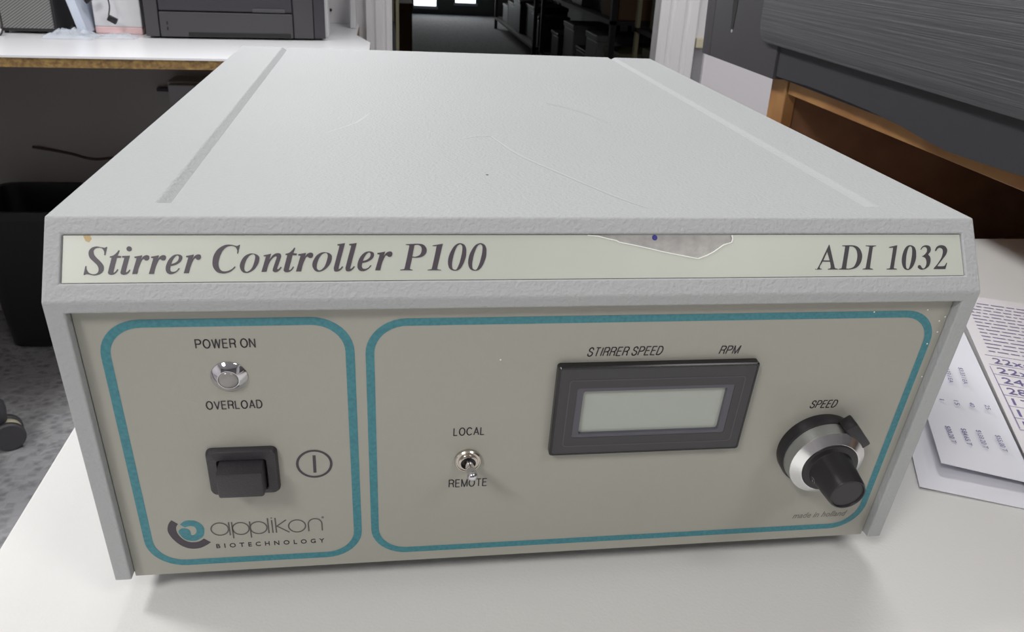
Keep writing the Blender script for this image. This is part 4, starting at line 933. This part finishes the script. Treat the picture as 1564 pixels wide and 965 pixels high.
# white curved stand and a lead at the far left
ws = ob('white_stand', tube(smoothpts([(-0.80, 1.50, CTZ + 0.14), (-0.775, 1.50, CTZ + 0.075), (-0.757, 1.50, CTZ + 0.025), (-0.735, 1.50, CTZ + 0.008), (-0.75, 1.52, CTZ + 0.006)], 6), 0.0055, 12), M['whitep'], None, 60)
tag(ws, 'curved white wire stand at the far left of the counter', 'stand')
lp = ob('looped_lead', tube(smoothpts([(-0.725, 1.48, CTZ + 0.12), (-0.722, 1.48, CTZ + 0.06), (-0.722, 1.48, CTZ + 0.012), (-0.732, 1.46, CTZ + 0.003), (-0.76, 1.455, CTZ + 0.003), (-0.80, 1.48, CTZ + 0.003)], 8), 0.0017, 8), M['cable'], None, 60)
tag(lp, 'thin dark lead looping down in front of the grey woven box', 'cable')
# white carton with a pink reflection painted at its foot, tilted white tray, film
bx = thing('white_carton', 'white carton standing between the tilted tray and the printer', 'box', (-0.55, 1.60, CTZ))
ob('carton', box(-0.595, -0.508, 1.585, 1.70, CTZ + 0.013, CTZ + 0.16, 0.002, T=None), M['whitep'], bx)
ob('pink_reflection_strip', box(-0.595, -0.508, 1.584, 1.70, CTZ, CTZ + 0.013, 0.002), M['pink'], bx)
T = Matrix.Translation((-0.602, 1.565, CTZ)) @ Matrix.Rotation(radians(-14), 4, 'Y')
tr = ob('tilted_tray', box(-0.011, 0.006, -0.02, 0.10, 0.003, 0.17, 0.003, 2, T=T), M['bluew'], None, 30)
tag(tr, 'bluish white plastic tray leaning beside the grey woven box', 'tray')
def film(cx, cy, rx, ry, h, seed):
    r = random.Random(seed); b = bmesh.new(); nu, nv = 16, 12; g = []
    for i in range(nu + 1):
        row = []
        for j in range(nv + 1):
            u = i / nu * 2 - 1; v = j / nv * 2 - 1; e = max(0, 1 - max(abs(u), abs(v)) ** 2)
            row.append(b.verts.new((cx + u * rx + r.uniform(-1, 1) * rx * .04, cy + v * ry + r.uniform(-1, 1) * ry * .04, CTZ + 0.0012 + e * h * r.uniform(0.3, 1.0))))
        g.append(row)
    for i in range(nu):
        for j in range(nv): b.faces.new((g[i][j], g[i + 1][j], g[i + 1][j + 1], g[i][j + 1]))
    return b
tag(ob('plastic_bag', film(-0.618, 1.515, 0.045, 0.035, 0.018, 5), M['bag'], None, 60), 'crumpled clear bluish plastic bag lying by the woven box', 'bag')
tag(ob('plastic_film', film(-0.540, 1.535, 0.036, 0.030, 0.007, 9), M['bag'], None, 60), 'flat clear plastic film lying left of the printer', 'film')
pg = thing('hanging_adapter', 'small black adapter hanging on a thin lead before the white carton', 'adapter', (-0.555, 1.56, CTZ + 0.02))
T = Matrix.Translation((-0.554, 1.560, CTZ + 0.029)) @ Matrix.Rotation(radians(28), 4, 'Y')
ob('plug', box(-0.0085, 0.0085, -0.004, 0.004, -0.0055, 0.0055, 0.0012, 2, T=T), M['black'], pg, 30)
ob('lead', tube(smoothpts([(-0.560, 1.560, CTZ + 0.036), (-0.556, 1.560, CTZ + 0.055), (-0.562, 1.565, CTZ + 0.08), (-0.575, 1.57, CTZ + 0.12), (-0.58, 1.583, CTZ + 0.161), (-0.58, 1.62, CTZ + 0.162)], 6), 0.0012, 8), M['cable'], pg, 60)
cp = ob('black_clip', box(-0.009, 0.009, -0.004, 0.004, -0.004, 0.004, 0.001, 2, T=Matrix.Translation((-0.590, 1.558, CTZ + 0.064)) @ Matrix.Rotation(radians(-35), 4, 'Y')), M['black'], None)
tag(cp, 'black clip on the upper edge of the tilted tray', 'clip')
sc = ob('wall_screw', lathe([(0.0035, 0), (0.0035, 0.004), (0.002, 0.006)], Matrix.Translation((-0.1654, YW, ZO - 0.115)) @ Matrix.Rotation(radians(90), 4, 'X'), 12), M['cable'])
tag(sc, 'dark screw head in the white wall right of the printer', 'screw')
tag(ob('cable_cover', box(-0.168, -0.155, 1.63, 1.70, CTZ, CTZ + 0.20, 0.002), M['whitep']), 'upright white strip standing against the printer\'s right side', 'cover')

# under the counter
wb = thing('waste_bin', 'black plastic waste bin on the carpet under the counter', 'bin', (-0.77, 1.76, 0))
def rrect(cx, cy, hx, hy, r, z, n=6):
    P = []
    for sx, sy, a0 in ((1, 1, 0), (-1, 1, 90), (-1, -1, 180), (1, -1, 270)):
        for k in range(n + 1):
            a = radians(a0 + 90 * k / n); P.append((cx + sx * (hx - r) + r * cos(a), cy + sy * (hy - r) + r * sin(a), z))
    return P
b = bmesh.new(); rings = []
for hx, hy, z in ((0.150, 0.085, 0.0), (0.158, 0.095, 0.006), (0.186, 0.116, 0.320), (0.194, 0.122, 0.322), (0.194, 0.122, 0.342), (0.184, 0.112, 0.342), (0.182, 0.110, 0.330), (0.146, 0.082, 0.008)):
    rings.append([b.verts.new(p) for p in rrect(-0.765, 1.780, hx, hy, 0.04 if hx > .16 else 0.035, z)])
for A, B_ in zip(rings, rings[1:]):
    for i in range(len(A)):
        j = (i + 1) % len(A); b.faces.new((A[i], A[j], B_[j], B_[i]))
b.faces.new(list(reversed(rings[0]))); b.faces.new(rings[-1])
ob('bucket', b, M['bin'], wb, 40)
gb = thing('junction_box', 'pale grey box fixed to the wall under the counter', 'box', (-0.47, 1.90, ZO - 0.34))
ob('housing', box(-0.535, -0.40, 1.84, YW - .001, ZO - 0.34, ZO - 0.275, 0.003), M['greybox'], gb)
ob('lid', box(-0.530, -0.405, 1.82, 1.84, ZO - 0.335, ZO - 0.28, 0.003), M['greybox'], gb)
ob('lug', box(-0.575, -0.536, 1.90, YW - .001, ZO - 0.31, ZO - 0.302), M['cable'], gb)
wl = ob('wall_cable', tube(smoothpts([(-0.875, 1.905, ZO - 0.448), (-0.83, 1.910, ZO - 0.457), (-0.79, 1.912, ZO - 0.466), (-0.755, 1.912, ZO - 0.476), (-0.718, 1.912, ZO - 0.476), (-0.66, 1.912, ZO - 0.460), (-0.56, 1.912, ZO - 0.40)], 6), 0.0032, 8), M['brownc'], None, 60)
tag(wl, 'dark cable sagging along the wall under the counter', 'cable')

# ================================================================== SWIVEL CHAIR (mostly left of the frame)
ch = thing('swivel_chair', 'dark swivel chair whose caster shows at the left edge on the carpet', 'chair', (-1.03, 1.17, 0))
cx, cy = -1.03, 1.17
ob('hub', lathe([(0.035, 0.07), (0.04, 0.08), (0.04, 0.115), (0.026, 0.13), (0.026, 0.40)], Matrix.Translation((cx, cy, 0)), 24), M['mach_dk'], ch, 40)
ob('seat', box(cx - .22, cx + .20, cy - .22, cy + .22, 0.41, 0.48, 0.03, 3), M['mach_dk'], ch, 40)
ob('backrest', box(cx - .19, cx + .19, cy - .29, cy - .23, 0.56, 1.0, 0.025, 3), M['mach_dk'], ch, 40)
ob('back_bar', tube([(cx, cy - .12, 0.40), (cx, cy - .28, 0.42), (cx, cy - .30, 0.62)], 0.014, 10), M['mach_dk'], ch, 60)
for k in range(5):
    a = radians(20 + 72 * k); ex, ey = cx + 0.268 * cos(a), cy + 0.268 * sin(a)
    ob('base_arm', tube([(cx + .03 * cos(a), cy + .03 * sin(a), 0.098), (cx + .15 * cos(a), cy + .15 * sin(a), 0.092), (ex, ey, 0.080)], 0, 10, radii=[.022, .018, .015]), M['mach_dk'], ch, 60)
    tt_ = radians(-62) if k == 0 else a + 1.2
    Tc = Matrix.Translation((ex + 0.012 * cos(tt_ + 1.57), ey + 0.012 * sin(tt_ + 1.57), 0.029)) @ Matrix.Rotation(tt_, 4, 'Z')
    Ty = Tc @ Matrix.Rotation(radians(90), 4, 'Y')
    cas = ob('caster', lathe([(0.0, -0.010), (0.024, -0.010), (0.026, -0.007), (0.026, 0.007), (0.024, 0.010), (0, 0.010)], Ty, 28), M['beige'], ch, 40)
    for sgn in (-1, 1):
        hh = (0.0105, 0.024) if sgn > 0 else (-0.024, -0.0105)
        ob('wheel', lathe([(0.0, hh[0]), (0.027, hh[0]), (0.029, hh[0] + .003), (0.029, hh[1] - .003), (0.026, hh[1]), (0, hh[1])], Ty, 28), M['mach'], cas, 40)
    ob('hood', lathe([(0.031, -0.020), (0.034, -0.012), (0.034, 0.012), (0.031, 0.020)], Ty @ Matrix.Translation((-0.018, 0, 0)), 20), M['mach_dk'], cas, 40) if False else None
    ob('stem', lathe([(0.011, 0.052), (0.017, 0.060), (0.019, 0.085), (0.017, 0.098), (0.008, 0.102)], Matrix.Translation((ex, ey, 0)), 20), M['mach'], cas, 50)

# ================================================================== STORAGE ROOM
def rack(name, label, x0, x1, ya, yb, levels, postm, shelfm, cat='shelving', group=None, nb=2, pw=0.03):
    t = thing(name, label, cat, ((x0 + x1) / 2, (ya + yb) / 2, 0), group)
    for x in (x0, x1 - pw):
        for k in range(nb):
            y = ya + (yb - .03 - ya) * k / (nb - 1)
            ob('post', box(x, x + pw, y, y + .03, 0, 2.1), postm, t)
    for z in levels:
        ob('shelf', box(x0, x1, ya, yb, z - .02, z), shelfm, t)
    return t
LV = (0.12, 0.55, 0.98, 1.42, 1.9)
rack('storage_rack', 'tan posted storage rack just inside the doorway at the left', -0.60, 0.008, 2.66, 3.9, LV, M['rackp'], M['rackd'], pw=0.010)
rack('storage_rack', 'storage rack farther along the left of the aisle', -0.60, 0.03, 4.3, 6.3, LV, M['rackd'], M['rackd'])
rack('storage_rack', 'pale posted storage rack nearest the door at the aisle\'s right', 1.19, 1.85, 2.5, 4.02, LV, M['rackp'], M['rackd'], pw=0.018)
rack('storage_rack', 'dark storage rack in the middle of the aisle\'s right side', 1.14, 1.85, 4.3, 6.4, LV, M['rackd'], M['rackd'])
rack('storage_rack', 'dark storage rack at the far end of the aisle\'s right side', 1.14, 1.85, 6.7, 9.2, LV, M['rackd'], M['rackd'])
rnd = random.Random(11)
def crate(x0, x1, y0, y1, z0, h, m, label, name='storage_box', group=None, lid=True):
    t = thing(name, label, 'box', ((x0 + x1) / 2, (y0 + y1) / 2, z0), group)
    ob('body', box(x0, x1, y0, y1, z0, z0 + h * .88, 0.006), m, t)
    ob('lid', box(x0 - .006, x1 + .006, y0 - .006, y1 + .006, z0 + h * .88, z0 + h, 0.005), m, t)
crate(1.23, 1.60, 3.66, 3.96, 0.12, 0.34, M['khaki'], 'khaki lidded storage box low on the pale posted rack')
crate(1.24, 1.58, 3.66, 3.94, 0.55, 0.20, M['khaki'], 'khaki storage box on the second shelf of the pale posted rack')
crate(1.24, 1.62, 3.20, 3.58, 0.12, 0.30, M['beige'], 'cream storage box low on the pale posted rack, nearest the door')
crate(-0.02, 0.18, 6.6, 7.0, 0.0, 0.42, M['card'], 'brown cardboard box on the storage floor at the aisle\'s left')
crate(-0.45, 0.0, 2.75, 3.25, 0.12, 0.30, M['mach_dk'], 'dark box low on the tan posted rack by the doorway')
crate(-0.45, -0.02, 3.35, 3.80, 0.12, 0.26, M['card'], 'brown box low on the tan posted rack, behind the dark box')
ORD = ['first', 'second', 'third', 'fourth', 'fifth', 'sixth', 'seventh']
for (ra, rb, rk) in ((4.35, 6.3, 'middle dark rack'), (6.75, 9.1, 'farthest dark rack')):
    for z, sh in zip(LV[:3], ('lowest', 'second', 'third')):
        y = ra; q = 0
        while y < rb - .35:
            w = rnd.uniform(.25, .42); h = rnd.uniform(.16, .34); x = 1.17 + rnd.uniform(0, .05)
            mn = rnd.choice(['mach_dk', 'mach', 'card', 'khaki', 'greybox'])
            cn_ = {'mach_dk': 'black', 'mach': 'charcoal', 'card': 'brown', 'khaki': 'khaki', 'greybox': 'grey'}[mn]
            crate(x, x + rnd.uniform(.25, .45), y, y + w, z, h, M[mn],
                  '%s box, %s from the doorway on the %s shelf of the %s' % (cn_, ORD[q], sh, rk), group='boxes on the dark storage racks')
            y += w + rnd.uniform(.03, .12); q += 1

bb = lathe([(0.0, 0), (0.09, 0.004), (0.115, 0.05), (0.10, 0.11), (0.05, 0.155), (0.02, 0.17), (0.03, 0.19), (0, 0.192)], Matrix.Translation((1.33, 3.42, 0.55)), 20)
for v in bb.verts: v.co += Vector((sin(v.co.z * 70 + v.co.y * 40), cos(v.co.z * 50 + v.co.x * 30), 0)) * 0.008
tag(ob('cloth_bag', bb, M['whitep'], None, 60), 'pale tied cloth bag on the second shelf of the pale posted rack', 'bag')
